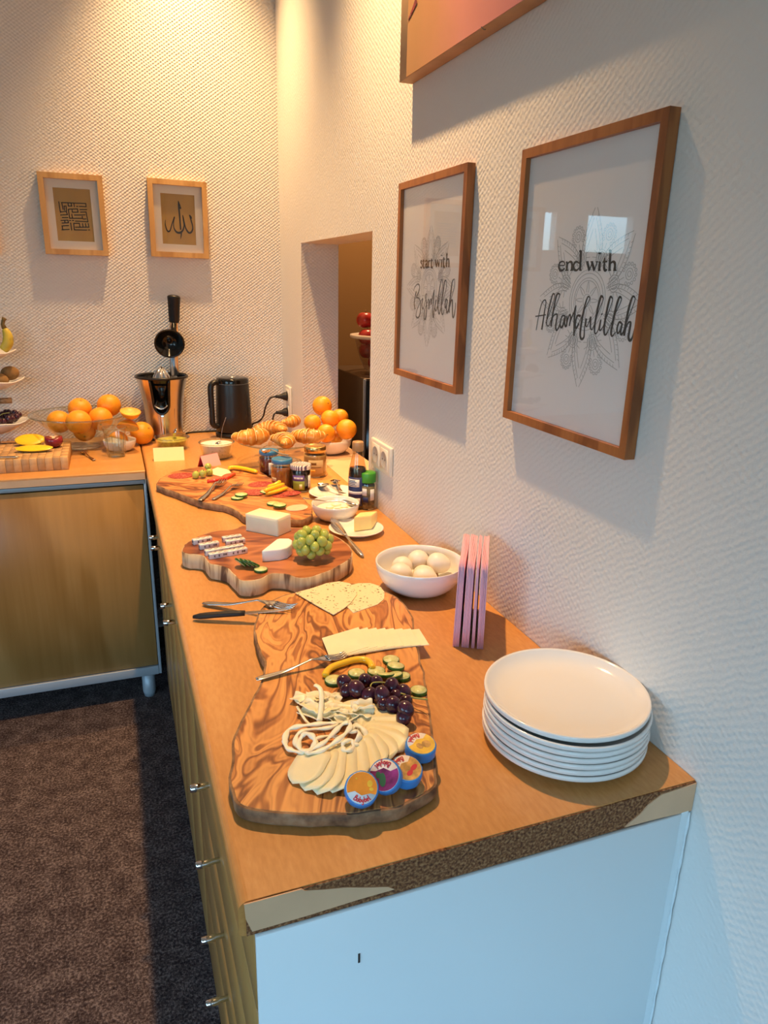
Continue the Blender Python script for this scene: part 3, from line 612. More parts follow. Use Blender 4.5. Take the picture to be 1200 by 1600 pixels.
BI = [([(75, 850), (90, 790), (130, 740), (165, 735), (180, 790), (160, 880), (125, 965), (165, 980), (195, 1050), (195, 1200), (170, 1310), (135, 1330), (115, 1290), (130, 1200), (170, 1100), (210, 1020), (235, 985)], [.001, .0016, .0026, .0016, .003, .0026, .001, .001]), ([(120, 860), (95, 980), (85, 1080), (98, 1180)], .0028),
 ([(235, 985), (220, 1090), (230, 1160), (245, 1165), (290, 1000), (310, 915), (290, 910), (280, 950), (300, 1050), (305, 1180), (290, 1330), (270, 1360), (258, 1310), (275, 1180), (325, 1030)], [.0026, .0026, .001, .001, .0026, .003, .0022, .001]), ([(240, 930), (240, 940)], .003),
 ([(330, 1010), (345, 1020), (345, 1180), (355, 1080), (375, 1000), (385, 1010), (385, 1090), (400, 1000), (440, 830)], [.0018, .003, .001, .003, .001]), ([(440, 830), (435, 900), (415, 1200), (425, 1330), (440, 1200), (470, 1020)], [.0016, .003, .0026, .001]),
 ([(475, 1010), (455, 1120), (460, 1190), (480, 1190), (545, 950), (590, 760), (590, 670), (565, 670), (530, 850), (505, 1080), (515, 1220), (530, 1260), (555, 1180), (610, 980), (655, 800), (655, 680), (630, 680), (600, 850), (570, 1100), (575, 1240), (595, 1270), (620, 1180)], [.003, .0026, .001, .001, .0032, .003, .001, .001, .0032, .003, .001]), ([(475, 940), (475, 952)], .003),
 ([(670, 1010), (650, 1010), (635, 1100), (640, 1160), (660, 1100), (680, 1010), (660, 1130), (665, 1240), (690, 1200), (740, 1000), (800, 780), (805, 660), (790, 645), (760, 700), (735, 900), (710, 1100), (705, 1240)], [.002, .003, .001, .003, .001, .001, .0032, .0032]), ([(715, 1150), (745, 1030), (765, 1030), (765, 1200), (770, 1310), (790, 1310), (815, 1170), (820, 1060)], [.001, .003, .003, .001])]
trace(t, t, BI, 640, 380, .0875, -.0099, 'script_lettering', 'ink', gain=1.45)
SW = [([(226, 330), (208, 312), (200, 340), (222, 375), (222, 425), (205, 438), (194, 418)], .0026), ([(250, 290), (245, 415), (258, 437), (268, 428)], .0032), ([(236, 320), (268, 316)], .0016),
 ([(278, 335), (295, 312), (312, 325), (312, 415), (322, 432)], [.0018, .003, .0034]), ([(312, 365), (287, 385), (284, 420), (297, 436), (312, 410)], .0024), ([(338, 310), (336, 432)], .0034), ([(337, 345), (350, 314), (366, 316)], .0024), ([(327, 432), (350, 430)], .0014),
 ([(392, 278), (388, 410), (398, 434), (410, 425)], .0032), ([(374, 312), (412, 308)], .0016), ([(464, 298), (482, 425)], .0036), ([(482, 425), (504, 300)], .0014), ([(502, 298), (522, 420)], .0036), ([(522, 420), (545, 292)], .0014), ([(455, 298), (474, 296)], .0012), ([(536, 292), (552, 291)], .0012),
 ([(574, 288), (570, 422)], .0036), ([(562, 424), (581, 421)], .0014), ([(577, 212), (576, 228)], .0042), ([(611, 250), (606, 400), (616, 425), (630, 418)], .0034), ([(594, 288), (634, 284)], .0016),
 ([(668, 178), (656, 420)], .0036), ([(658, 335), (676, 290), (696, 286), (704, 330), (702, 420)], [.0014, .0024, .0034, .0036]), ([(648, 422), (668, 420)], .0014), ([(692, 422), (712, 420)], .0014)]
trace(t, t, SW, 640, 380, .0875, -.0099, 'serif_lettering', 'ink', gain=1.45)

def small_frame(label, xc, zc, tilt=0, shear=0, name='framed_calligraphy'):
    w, h = .222, .282; d = .026
    t = frame(name, label, w, h, .019, d, 'frame_l', (xc, BY-.0005, zc), 0)
    t.rotation_euler = (0, tilt, 0)
    m = MB()
    iw, ih = w/2-.018, h/2-.018; a, b = .064, .092
    for lo, hi in (((-iw, -.012, -ih), (iw, -.008, -b)), ((-iw, -.012, b), (iw, -.008, ih)), ((-iw, -.012, -b), (-a, -.008, b)), ((a, -.012, -b), (iw, -.008, b))): m.box(lo, hi)
    m.build('mount', 'mount', t)
    MB().box((-a-.002, -.0082, -b-.002), (a+.002, -.006, b+.002)).build('print_sheet', 'gold_paper', t)
    MB().box((-iw, -.0155, -ih), (iw, -.0143, ih)).build('glass_pane', 'pane', t)
    return t
def fin(t): bpy.context.view_layer.update()
t = small_frame('pale oak frame with one flowing word of black calligraphy, above the citrus press', -.405, 1.752, .012)
K = .0026
AA = [([(595, 400), (605, 520), (622, 700), (640, 930)], [.003, .006, .006, .0056]), ([(600, 420), (630, 500), (640, 540), (612, 520)], .004), ([(652, 985), (648, 1040), (638, 1100)], [.004, .004, .001]),
 ([(360, 745), (355, 820), (380, 920), (415, 962), (450, 930), (480, 820), (525, 690)], [.0015, .003, .004, .0056, .004, .0035, .004]), ([(525, 690), (508, 800), (518, 900), (560, 968), (620, 985), (675, 945), (700, 850), (690, 740), (675, 660)], [.004, .003, .004, .007, .0075, .006, .0035, .005, .003]),
 ([(675, 660), (700, 780), (732, 900), (790, 985), (840, 965), (862, 890), (840, 790), (800, 655)], [.003, .005, .005, .007, .0065, .004, .005, .0045]), ([(800, 660), (828, 690), (838, 720), (815, 705)], .004)]
trace(t, t, AA, 228, 280, .085, BY-.009, 'calligraphy', 'ink', 'y')
t = small_frame('pale oak frame with square maze-like black lettering, over the glass fruit bowl', -.785, 1.749, 0)
KU = [[(318, 455), (345, 615)], [(345, 612), (440, 600), (432, 520), (400, 520), (408, 582)], [(365, 467), (385, 570)], [(360, 465), (740, 480), (745, 530), (640, 525)], [(462, 475), (470, 520), (520, 520), (512, 478)], [(555, 480), (562, 528)], [(598, 525), (614, 525)],
 [(650, 575), (755, 575)], [(467, 572), (490, 710), (690, 712), (685, 680)], [(480, 568), (610, 565), (620, 615), (532, 615), (525, 570)], [(565, 660), (730, 658)], [(660, 615), (745, 612), (775, 765), (580, 755)], [(700, 722), (742, 720)], [(522, 650), (530, 700)], [(350, 660), (450, 655)], [(375, 700), (460, 700)], [(486, 745), (503, 745)], [(532, 745), (549, 745)],
 [(355, 745), (460, 740), (470, 780), (370, 785)], [(410, 745), (416, 782)], [(370, 830), (470, 825)], [(370, 890), (480, 885)], [(372, 830), (380, 890)], [(505, 785), (520, 895)], [(552, 790), (562, 890), (755, 895)], [(784, 893), (801, 893)], [(555, 790), (640, 790), (650, 850), (580, 850)], [(650, 850), (790, 850), (780, 795)], [(690, 795), (700, 850)], [(735, 795), (745, 850)], [(435, 610), (455, 655)]]
m = MB(); iv = inv(t)
for q in KU:
    for a, b in zip(q[:-1], q[1:]):
        A, B = (iv @ aty(60+.1*x, 270+.1*y, BY-.009) for x, y in (a, b)); dd = (B-A).normalized()*.0016
        ribbon(m, [A-dd, B+dd], .0034, (0, -1, 0), .00035, smooth=False)
m.build('calligraphy', 'ink', t)
t = small_frame('pale oak frame above the fruit stand, mostly out of view', -1.166, 1.742, 0)
# pink painting, upper wall
t = thing('canvas_painting', 'pink painted canvas high on the wall with tan edges', 'painting', (0, 0, 0))
MB().box((-.033, .10, 1.966), (-.0005, 1.103, 2.52), .001, 1).build('canvas_front', 'canvas_side', t)
MB().box((-.0338, .102, 1.9675), (-.0328, 1.060, 2.518)).build('paint_layer', 'canvas', t)
m = MB(); ribbon(m, [atx(651, 0, -.0345), atx(645, 15, -.0345), atx(638, 31, -.0345)], [.016, .008, .003], (-1, 0, 0), .0005)
m.build('dark_brush_stroke', 'plum', t)
m = MB(); ribbon(m, [atx(752, 42, -.034), atx(756, 46, -.034), atx(759, 46, -.034)], .0015, (-1, 0, 0), .0004); m.build('scratch', 'ink', t)
# ------------------------------------------------------------------ sockets
def socket(label, yc, zc, w, h, wells):
    t = thing('double_socket', label, 'socket', (0, yc, zc), -PI/2)
    MB().box((-w/2, -.011, -h/2), (w/2, -.0005, h/2), .004, 3).build('plate', 'plastic_white', t)
    for x, z in wells:
        m = MB(); m.lathe([(.027, -.013), (.027, -.0105), (.0225, -.0105), (.0215, -.0035+.001), (0, -.0025)], 24, Matrix.Translation((x, 0, z)) @ Matrix(((1, 0, 0, 0), (0, 0, 1, 0), (0, -1, 0, 0), (0, 0, 0, 1))) @ Matrix.Scale(-1, 4, (0, 0, 1)) if False else Matrix.Translation((x, 0, z)) @ Matrix(((1, 0, 0, 0), (0, 0, 1, 0), (0, -1, 0, 0), (0, 0, 0, 1))))
        s = MB().box((x-.029, -.0125, z-.03), (x+.029, -.0105, z+.03), .001, 1).build('insert', 'plastic_white', t)
        m = MB(); RR = Matrix.Translation((x, -.0126, z)) @ Matrix.Rotation(PI/2, 4, 'X')
        m.lathe([(.0225, .0006), (.0215, .0), (0, .0)], 24, RR)
        o = m.build('well', 'socket_well', s)
        for q in (-.0095, .0095): MB().lathe([(.0028, 0), (0, .0002)], 8, Matrix.Translation((x+q, -.0127, z)) @ Matrix.Rotation(PI/2, 4, 'X')).build('pin_hole', 'ink', s)
    return t
socket('cream double wall socket beside the hatch with both outlets empty', 1.236, 1.066, .158, .082, ((-.034, 0), (.034, 0)))
socket('cream wall socket near the corner holding two black plugs', 2.385, 1.030, .082, .155, ((0, .034), (0, -.034)))

# ------------------------------------------------------------------ crockery near the end of the counter
pc = (at(880, 1217, W)+at(755, 1120, W)+at(1010, 1180, W))/3
def plate_prof(R, h, foot, th=.0045):
    return [(0, .002), (foot, .002), (foot+.002, 0), (foot+.005, 0), (foot+.008, .003), (R*.84, h*.30), (R*.955, h*.55), (R*.985, h*.60), (R*.998, h*.70), (R, h-.002), (R-.0006, h-.0002), (R-.003, h+.0004), (R*.955, h*.90), (R*.90, h*.62), (R*.80, h*.33), (foot, th+.0012), (0, th+.001)]
PN = 7; PH = .0093
pc = Vector((-.1185, .144, W))
for k in range(PN):
    lab = ('white porcelain dinner plate on top of the stack, lying slightly askew' if k == PN-1 else
           'white porcelain dinner plate at the very bottom of the stack on the worktop' if k == 0 else
           'white dinner plate, %s up from the worktop in the stack of plates' % ORD[k])
    tp = k == PN-1
    o = MB().lathe(plate_prof(.1185, .0190 if not tp else .0205, .070), 72).build('dinner_plate', 'white')
    o.location = (pc.x+random.uniform(-.001, .001)+(.002 if tp else 0), pc.y+random.uniform(-.001, .001)+(.006 if tp else 0), W+.0004+k*PH+(.001 if tp else 0))
    if tp: o.rotation_euler = (.012, -.006, 0)
    tag(o, lab, 'plate', 'stack of dinner plates')
# napkins: folded paper pads standing on edge
na = Vector((-.130, .430, W)); nd = Vector((.495, .869, 0)).normalized(); nx = Vector((nd.y, -nd.x, 0))
NL, NH = .170, .160; ths = [.0125, .0145, .0065, .0125]; off = -.024
for k, th in enumerate(ths):
    m = MB(); n = 3 if th < .01 else 5
    for q in range(n):          # each pad is a folded wad: thin layers that meet in a round fold at the front
        u0 = off+q*(th-.0008)/n; ov = .0005*math.sin(q*2.1+k); lean = .002*(k-1.5)/1.5
        def fn(a, b, u0=u0, ov=ov, lean=lean):
            return Vector((u0+lean*b*.8+.0006*math.sin(a*5+k+q)*b+(.004*(1-b)*(k-1.5)/1.5), a*NL+ov, .0005+b*NH+.0015*math.sin(q+k)*b))
        m.grid(fn, 5, 4, thick=-((th-.0008)/n-.0002), smooth=True)
    m.build('napkin', 'napkin', None, na, (0, 0, math.atan2(-nd.x, nd.y)))
    o = C.objects[-1]
    tag(o, ['pink folded paper napkin pad on the egg bowl side of the upright row', 'thick pink folded napkin pad, second from the egg bowl', 'thinnest pink folded napkin, third from the egg bowl', 'pink folded napkin pad on the wall side of the row'][k], 'napkin', 'folded napkins standing on edge')
    off += th+.0010
# bowl of eggs
ec = Vector((-.1125, .700, W))
def bowl_prof(R, h, foot, th=.004):
    o = [(0, .002), (foot*.8, .002), (foot*.85, 0), (foot, 0)]
    for k in range(1, 9):
        q = k/8; o.append((foot+(R-foot)*math.sin(q*PI/2)**.85, h*(1-math.cos(q*PI/2))**.9*.98+h*.02*q))
    o.append((R-.001, h+.0012)); o.append((R-th*.8, h))
    for k in range(7, 0, -1):
        q = k/8; o.append((max(.001, foot+(R-foot)*math.sin(q*PI/2)**.85-th), h*(1-math.cos(q*PI/2))**.9*.98+h*.02*q+th*.5))
    o += [(foot*.8, th+.002), (0, th+.0015)]
    return o
o = MB().lathe(bowl_prof(.0960, .067, .035), 64).build('egg_bowl', 'white', None, ec); tag(o, 'round white porcelain bowl of boiled eggs by the wall', 'bowl')
EG = [(639, 892, 20, 'front egg on the napkin-far side of the bowl'), (676, 901, -15, 'egg nearest the worktop end in the white bowl'), (643, 877, 60, 'egg at the middle of the far-from-wall side, behind the front egg'), (677, 888, 10, 'egg with a grey chip near the wall side, middle of the bowl'), (660, 864, 40, 'farthest egg, with a small round grey mark on its shell'), (682, 873, -30, 'egg at the back against the wall side of the bowl')]
def settle(cs, rs, axis, prof, it=160):
    """push round food apart and off the inside of a bowl (profile of radius, height about the axis)"""
    cs = [Vector(c) for c in cs]; T = [c.copy() for c in cs]
    for k in range(it):
        for i in range(len(cs)):
            for j in range(i):
                d = cs[i]-cs[j]; g = rs[i]+rs[j]+.0008-d.length
                if g > 0: d.normalize(); cs[i] += d*g/2; cs[j] -= d*g/2
            c = cs[i]-axis; rho = math.hypot(c.x, c.y); P = Vector((rho, c.z)); best = None
            for (a, b), (e, f) in zip(prof[:-1], prof[1:]):
                A = Vector((a, b)); D = Vector((e, f))-A; t = max(0, min(1, (P-A).dot(D)/max(1e-9, D.dot(D)))); q = P-(A+D*t)
                if best is None or q.length < best.length: best = q
            if best.length < rs[i]+.0008:
                q = best.normalized()*(rs[i]+.0008-best.length)
                if rho > 1e-5: cs[i] += Vector((c.x/rho*q.x, c.y/rho*q.x, q.y))
                else: cs[i].z += q.y
            if k < it*.6: cs[i] += (T[i]-cs[i])*.02
    return cs
EP = settle([ec+Vector(q) for q in ((-.052, -.010, .043), (-.008, -.050, .043), (-.026, .030, .045), (.012, -.006, .036), (.016, .048, .046), (.050, .012, .045))], [.0236]*6, ec, [(0, .0055), (.034, .006), (.058, .020), (.077, .042), (.088, .067)])
for k, (p, (x, y, r, lab)) in enumerate(zip(EP, EG)):
    m = MB().ell((0, 0, 0), (.0268, .0228, .0228), 22, 14, fn=lambda p: Vector((p.x, p.y*(1-.13*p.x), p.z*(1-.13*p.x))))
    o = m.build('egg', 'egg'); o.location = p; o.rotation_euler = (.1, .15, math.radians(r)); tag(o, 'white boiled '+lab, 'egg', 'boiled eggs in the bowl')
    if k in (3, 4):
        q = MB().ell((0, 0, 0), (.006, .005, .0008), 10, 4).build('shell_mark', 'stem_brown' if k == 3 else 'socket_well', o, (.0205, -.010, .0130) if k == 4 else (.023, -.0125, .0065), (.4, .9, 0) if k == 4 else (1.1, .5, 0))

# ------------------------------------------------------------------ serving boards
def board(name, label, px, z0, th, jamp, top_m, rim_m, bev, seed, feet=None):
    P = [at(x, y, z0+th) for x, y in px]; c = sum(P, Vector())/len(P)
    out = jag([(p.x-c.x, p.y-c.y) for p in P], jamp, 32, 4, seed)
    t = thing(name, label, 'board', (c.x, c.y, z0+.0003))
    MB().prism(out, .0, th-.0006, .0, bot=bev).build('live_edge', rim_m, t)
    N = len(out); q = out
    ins = []
    for i in range(N):
        tt = (q[(i+1) % N]-q[i-1]); nn = Vector((-tt.y, tt.x, 0)).normalized(); ins.append(q[i]+nn*(bev*.55))
    area = sum(q[i].x*q[(i+1) % N].y-q[(i+1) % N].x*q[i].y for i in range(N))
    if area < 0: ins = [q[i]*2-ins[i] for i in range(N)]
    m = MB().prism(ins, th-.0012, th, .0006, bot=.0001); m.build('top_face', top_m, t)
    return t, c
TH1, TH2, TH3 = .022, .038, .022
b3 = [(470, 924), (440, 931), (412, 947), (400, 968), (397, 992), (403, 1015), (412, 1034), (409, 1060), (398, 1085), (380, 1120), (366, 1150), (360, 1185), (358, 1215), (361, 1240), (375, 1257), (405, 1267), (440, 1272), (500, 1273), (560, 1271), (620, 1262), (660, 1246), (680, 1228), (683, 1205), (680, 1170), (672, 1110), (664, 1060), (656, 1024), (648, 990), (645, 965), (632, 942), (608, 926), (570, 914), (520, 912)]
board('olive_board', 'nearest olive-wood serving board with sliced cheeses and waxed cheeses on it', b3, W, TH3, .0034, 'olive', 'bark2', .006, 1)
b2 = [(285, 862), (288, 852), (300, 843), (330, 831), (365, 827), (380, 821), (400, 826), (440, 824), (480, 826), (515, 833), (540, 848), (550, 862), (548, 872), (530, 884), (506, 895), (480, 903), (465, 903), (445, 897), (425, 896), (410, 903), (390, 907), (373, 905), (363, 895), (356, 887), (340, 883), (327, 880), (318, 869), (305, 866), (295, 866)]
board('tree_slice_board', 'thick round live-edge tree-slice board carrying grapes, brie and wrapped cheese', b2, W, TH2, .003, 'slab', 'bark', .004, 2)
b1 = [(246, 758), (249, 750), (264, 740), (285, 734), (310, 730), (345, 728), (375, 730), (402, 735), (420, 745), (440, 755), (458, 765), (477, 781), (488, 796), (486, 806), (472, 812), (450, 812), (425, 812), (385, 809), (368, 797), (352, 790), (336, 788), (306, 781), (275, 769)]
board('olive_board', 'far olive-wood serving board with salami, tomato and two forks', b1, W, TH1, .004, 'olive2', 'bark2', .004, 3)
B1, B2, B3 = W+TH1, W+TH2, W+TH3

# ------------------------------------------------------------------ cutlery
def fork_mesh(L=.185, k=1.0):
    m = MB(); s = L/.185
    def prof(x):     # half width, height of the middle
        w = [(0, .0045), (.01, .0075), (.05, .0058), (.085, .0032), (.115, .0030), (.128, .0065), (.138, .0112), (.146, .0118)]
        for (a, wa), (b, wb) in zip(w[:-1], w[1:]):
            if x <= b: return wa+(wb-wa)*(x-a)/(b-a)
        return w[-1][1]
    def zz(x): return .004+.010*max(0, 1-abs(x-.112)/.06)**1.3-.004*max(0, (x-.14)/.045)+.006*max(0, (x-.16)/.025)**2
    def fn(u, v): x = u*.146; q = (v-.5)*2; return Vector((x*s, q*prof(x)*s, (zz(x)+.0012*(1-q*q) - (.0022*(1-q*q) if x > .13 else 0))*s))
    m.grid(fn, 26, 6, thick=.0016*s)
    for q in (-3, -1, 1, 3):
        m.tube([((.144+.041*i/6)*s, q*.0032*s*(1-.06*i/6), zz(.144+.041*i/6)*s) for i in range(7)], [.0016*s]*5+[.0013*s, .0006*s], 6)
    return m
def spoon_mesh(L=.165, bw=.016, bl=.05):
    m = MB()
    def fn(u, v):
        q = (v-.5)*2; x = u*L; xb = (x-(L-bl))/bl
        if xb <= 0: w = .0028+.0035*max(0, 1-x/.06); z = .010*max(0, 1-abs(xb*bl)/.05); return Vector((x, q*w, .004+z+.0008*(1-q*q)))
        xb = min(xb, 1); w = max(.0028*(1-xb), bw*math.sin(PI*min(1, xb**.8*1.0))**.7 if xb < 1 else .0005); return Vector((x, q*w, .014-.012*math.sin(PI*xb)**.8*(1-q*q*.9)-.007*xb))
    m.grid(fn, 34, 8, thick=.0012); return m
def knife_parts(par, L=.2, hl=.10, black=True):
    if black:
        MB().tube([(i/8*hl, 0, .007+.001*math.sin(i/8*PI)) for i in range(9)], [.0045, .0075, .0082, .008, .0078, .0078, .0078, .0075, .0068], 10, flat=.75).build('handle', 'rubber', par)
    else:
        MB().tube([(i/8*hl, 0, .005) for i in range(9)], [.0035, .006, .006, .0056, .005, .0046, .0042, .004, .004], 10, flat=.45).build('handle', 'cutlery', par)
    m = MB(); up = []; lo = []
    for i in range(11):
        q = i/10; x = hl-.002+q*(L-hl); up.append((x, .0052 if q < .75 else .0052-.0052*((q-.75)/.25)**1.5)); lo.append((x, -.0060+.0045*q**3 if q < .92 else -.0016))
    if black: m.prism(up+lo[::-1], .0068, .0080, .0003)
    else:
        def fn(u, v): q = (v-.5)*2; x = hl+u*(L-hl); w = (.0045+.0065*math.sin(min(1, u*1.2)*PI/2))*(1-max(0, (u-.8)/.2)**2.2*.9); return Vector((x, q*w, .0055+.001*(1-q*q)))
        m.grid(fn, 14, 4, thick=.0011)
    m.build('blade', 'cutlery', par)
def fork(label, p0, p1):
    L = (p1-p0).length; o = fork_mesh(L).build('fork', 'cutlery'); span(o, p0, p1); return tag(o, label, 'fork', 'serving forks')
fork('steel fork with its handle on the worktop, lying beside the black knife', at(318, 945, W+.001), at(463, 951, B3+.004))
fork('steel fork lying on the near board with tines towards the yellow pepper strip', at(400, 1064, B3+.001), at(541, 1025, B3+.006))
fork('steel fork on the far board, tines against the tomato slices', at(312, 784, B1+.0005), at(350, 751, B1+.004))
fork('steel fork on the far board pointing between tomato and salami', at(333, 782, B1+.0005), at(377, 756, B1+.004))
t = thing('table_knife', 'small knife with black handle resting across the edge of the near board', 'knife')
p0 = at(303, 969, W+.0005); p1 = at(452, 958, B3+.001); knife_parts(t, (p1-p0).length, (p1-p0).length*.54); span(t, p0, p1)
t = thing('butter_knife', 'all-steel butter knife leaning on the rim of the butter plate', 'knife')
p0 = at(567, 872, W+.0005); p1 = at(518, 812, W+.022); knife_parts(t, (p1-p0).length, (p1-p0).length*.52, False); span(t, p0, p1)

# ------------------------------------------------------------------ food on the near board
def slab_px(name, label, cat, px, z, th, mt, bev=.0008, group=None, k=0):
    P = [at(x, y, z+th) for x, y in px]; c = sum(P, Vector())/len(P); Q = [Vector((p.x-c.x, p.y-c.y, 0)) for p in P]
    if k: Q = smooth_path(Q, k, True)
    o = MB().prism(Q, 0, th, min(bev, th*.45)).build(name, mt, None, (c.x, c.y, z)); return tag(o, label, cat, group)
slab_px('herb_cheese_slice', 'herb-flecked cheese slice with a round end, tucked under the other herb slice', 'cheese', [(548, 914), (560, 911), (580, 911), (594, 916), (601, 925), (600, 936), (590, 944), (570, 951), (552, 957), (540, 946)], B3, .002, 'herb', .0005)
slab_px('herb_cheese_slice', 'herb-flecked cheese slice on top, its square corner towards the cheese stack', 'cheese', [(461, 926), (490, 918), (510, 911), (530, 908), (546, 911), (557, 919), (558, 928), (548, 942), (535, 952), (521, 960), (492, 944)], B3+.0022, .002, 'herb', .0005)
cs0 = [at(505, 1003, B3), at(518, 1036, B3)]
for k in range(8):
    a = at(503+12.6*k, 1003-1.9*k, B3); d = at(516+12.6*k, 1036-3.0*k, B3); e = at(556+13.5*k, 987-.4*k, B3)
    lx = Vector((a.x-d.x, a.y-d.y, 0)); ly = Vector((e.x-a.x, e.y-a.y, 0)).normalized()*.078
    Q = [Vector((0, 0, 0)), lx, lx+ly, ly]; z = (7-k)*.0016
    o = MB().prism(Q, 0, .0015, .0004, smooth=False).build('cheese_slice', 'cheese', None, (d.x, d.y, B3+z*.55+.0003))
    o.rotation_euler = (0, .0, 0)
    lab = 'square pale cheese slice fully uncovered on top of the overlapping row' if k == 0 else 'square pale cheese slice, undermost at the wall end of the overlapping row' if k == 7 else 'square cheese slice, %s from the fork end of the overlapping row' % ORD[k]
    tag(o, lab, 'cheese', 'square cheese slices in an overlapping row')
t = smooth_path([at(x, y, B3+.006) for x, y in [(508, 1056), (511, 1049), (520, 1042), (537, 1036), (555, 1031), (570, 1031), (579, 1036), (582, 1045)]], 4)
o = MB().tube(t, [.004]+[.0062]*(len(t)-2)+[.004], 9, flat=.9).build('pepper_strip', 'pepper'); tag(o, 'curved yellow pepper strip below the square cheese slices', 'pepper')
CK = None
def cuke_slice(label, pos, r, tilt=(0, 0, 0), th=.0055, group='cucumber slices'):
    global CK
    if CK is None:
        CK = thing('cucumber_slice', label, 'cucumber', (0, 0, 0), 0, group)
        MB().lathe([(0, 0), (.0138, 0), (.0138, .0055), (0, .0058)], 22).build('flesh', 'cuke', CK)
        MB().lathe([(.0139, .0002), (.0148, .0006), (.0148, .0051), (.0139, .0055)], 22).build('skin_ring', 'rind', CK); o = CK
    else: o = dup(CK, label, group=group)
    o.location = pos; o.rotation_euler = tilt; s = r/.0148; o.scale = (s, s, th/.0055); return o
NC = [((522, 1066), .0155, 0, 'thick cucumber slice left alone at the fork end beside the dark grapes'), ((557, 1055), .0142, 0, 'cucumber slice between the pepper strip and the dark grapes'), ((588, 1052), .0150, 0, 'cucumber slice just past the tip of the yellow pepper strip'), ((611, 1034), .0145, 0, 'cucumber slice touching the square cheese slices'), ((618, 1044), .0148, .12, 'cucumber slice overlapping the one at the cheese slices'), ((603, 1058), .0140, .3, 'tilted cucumber slice leaning over its neighbours behind the grapes'), ((617, 1058), .0135, .2, 'half-hidden cucumber slice, next to last of the leaning group'), ((629, 1060), .0130, .05, 'half-hidden cucumber slice nearest the board edge in the leaning group'), ((654, 1082), .0135, 0, 'single cucumber slice at the board edge past the grape stem')]
for k, ((x, y), r, ti, lab) in enumerate(NC): cuke_slice(lab, at(x, y, B3+(.0003 if k not in (4, 5, 6) else .0058 if k != 5 else .0065)), r, (ti, -ti*.7, k*.7), .0055)
# dark grapes on their stem
gp = at(595, 1085, B3+.0012); t = thing('grape_bunch', 'loose bunch of dark purple grapes with a green stem on the near board', 'grapes', gp)
DG = [(538, 1066, 0, 11), (541, 1079, 0, 9.5), (557, 1077, 0, 13), (571, 1064, .0, 11), (588, 1068, 0, 11), (577, 1086, 0, 11), (597, 1086, .006, 12), (612, 1072, .008, 11), (631, 1082, .002, 11), (614, 1101, 0, 12.5), (633, 1097, .001, 10), (634, 1108, .010, 11), (631, 1120, 0, 11), (600, 1101, 0, 10), (620, 1088, 0, 10)]
gm = None
for x, y, z, r in DG:
    rr = r*.00106; p = at(x, y, B3+rr+z+.0022)-gp
    if gm is None: gm = MB().ell((0, 0, 0), (.0105, .0105, .0122), 16, 11).build('grape', 'dgrape', t); o = gm
    else: o = gm.copy(); C.objects.link(o); o.parent = t
    o.location = p; o.scale = (rr/.0105,)*3; o.rotation_euler = (random.uniform(-1, 1), random.uniform(-1, 1), 0)
m = MB(); m.tube(smooth_path([at(x, y, B3+.022)-gp for x, y in [(578, 1078), (581, 1068), (592, 1066), (606, 1067)]]), .0011, 6); m.tube(smooth_path([at(x, y, B3+.020)-gp for x, y in [(612, 1080), (628, 1084), (645, 1090), (668, 1093)]]), [.0016]*17+[.0010, .0008], 6) if False else m.tube(smooth_path([at(x, y, B3+.020)-gp for x, y in [(612, 1080), (628, 1084), (645, 1090), (668, 1093)]]), .0014, 6)
m.build('stem', 'stem', t)
m = MB(); m.tube(smooth_path([at(x, y, B3+.003)-gp for x, y in [(640, 1101), (650, 1108), (660, 1112), (668, 1118)]]), .0006, 5); m.build('stem', 'stem_brown', t)
# fan of thin cheese slices
tips = [(760, 270), (850, 290), (950, 330), (1030, 400), (1060, 490), (1040, 580), (950, 650), (850, 700), (760, 770), (640, 860), (520, 930), (400, 950), (300, 920), (200, 870)]
inn = [(620, 310), (650, 350), (690, 390), (720, 420), (740, 460), (740, 490), (730, 520), (700, 540), (660, 560), (600, 580), (520, 600), (440, 620), (380, 640), (320, 660)]
K4 = .1917
for k, (a, b) in enumerate(zip(inn, tips)):
    p0 = at(430+K4*a[0], 1060+K4*a[1], B3); p1 = at(430+K4*b[0], 1060+K4*b[1], B3); L = (p1-p0).length+.012
    def fn(u, v, L=L, k=k):
        q = (v-.5)*2; w = .024*(1-.65*max(0, (u-.55)/.45)**2.4)*(1 if u > .12 else .8+1.6*u); return Vector((u*L-.008, q*w, .0022+.0068*(v)+.0012*math.sin(u*4+k)*v))
    o = MB().grid(fn, 10, 5, thick=.0012).build('cheese_slice', 'cheese'); span(o, p0+Vector((0, 0, .001+.0006*(k % 2))), p1+Vector((0, 0, .001+.0006*(k % 2))))
    lab = 'thin pale cheese slice beginning the round fan, below the dark grapes' if k == 0 else 'thin pale cheese slice ending the round fan, at the outer edge by the wood grain' if k == 13 else 'thin pale cheese slice, %s in the round fan counted from the dark grapes' % ORD[k]
    tag(o, lab, 'cheese', 'thin cheese slices in a round fan')
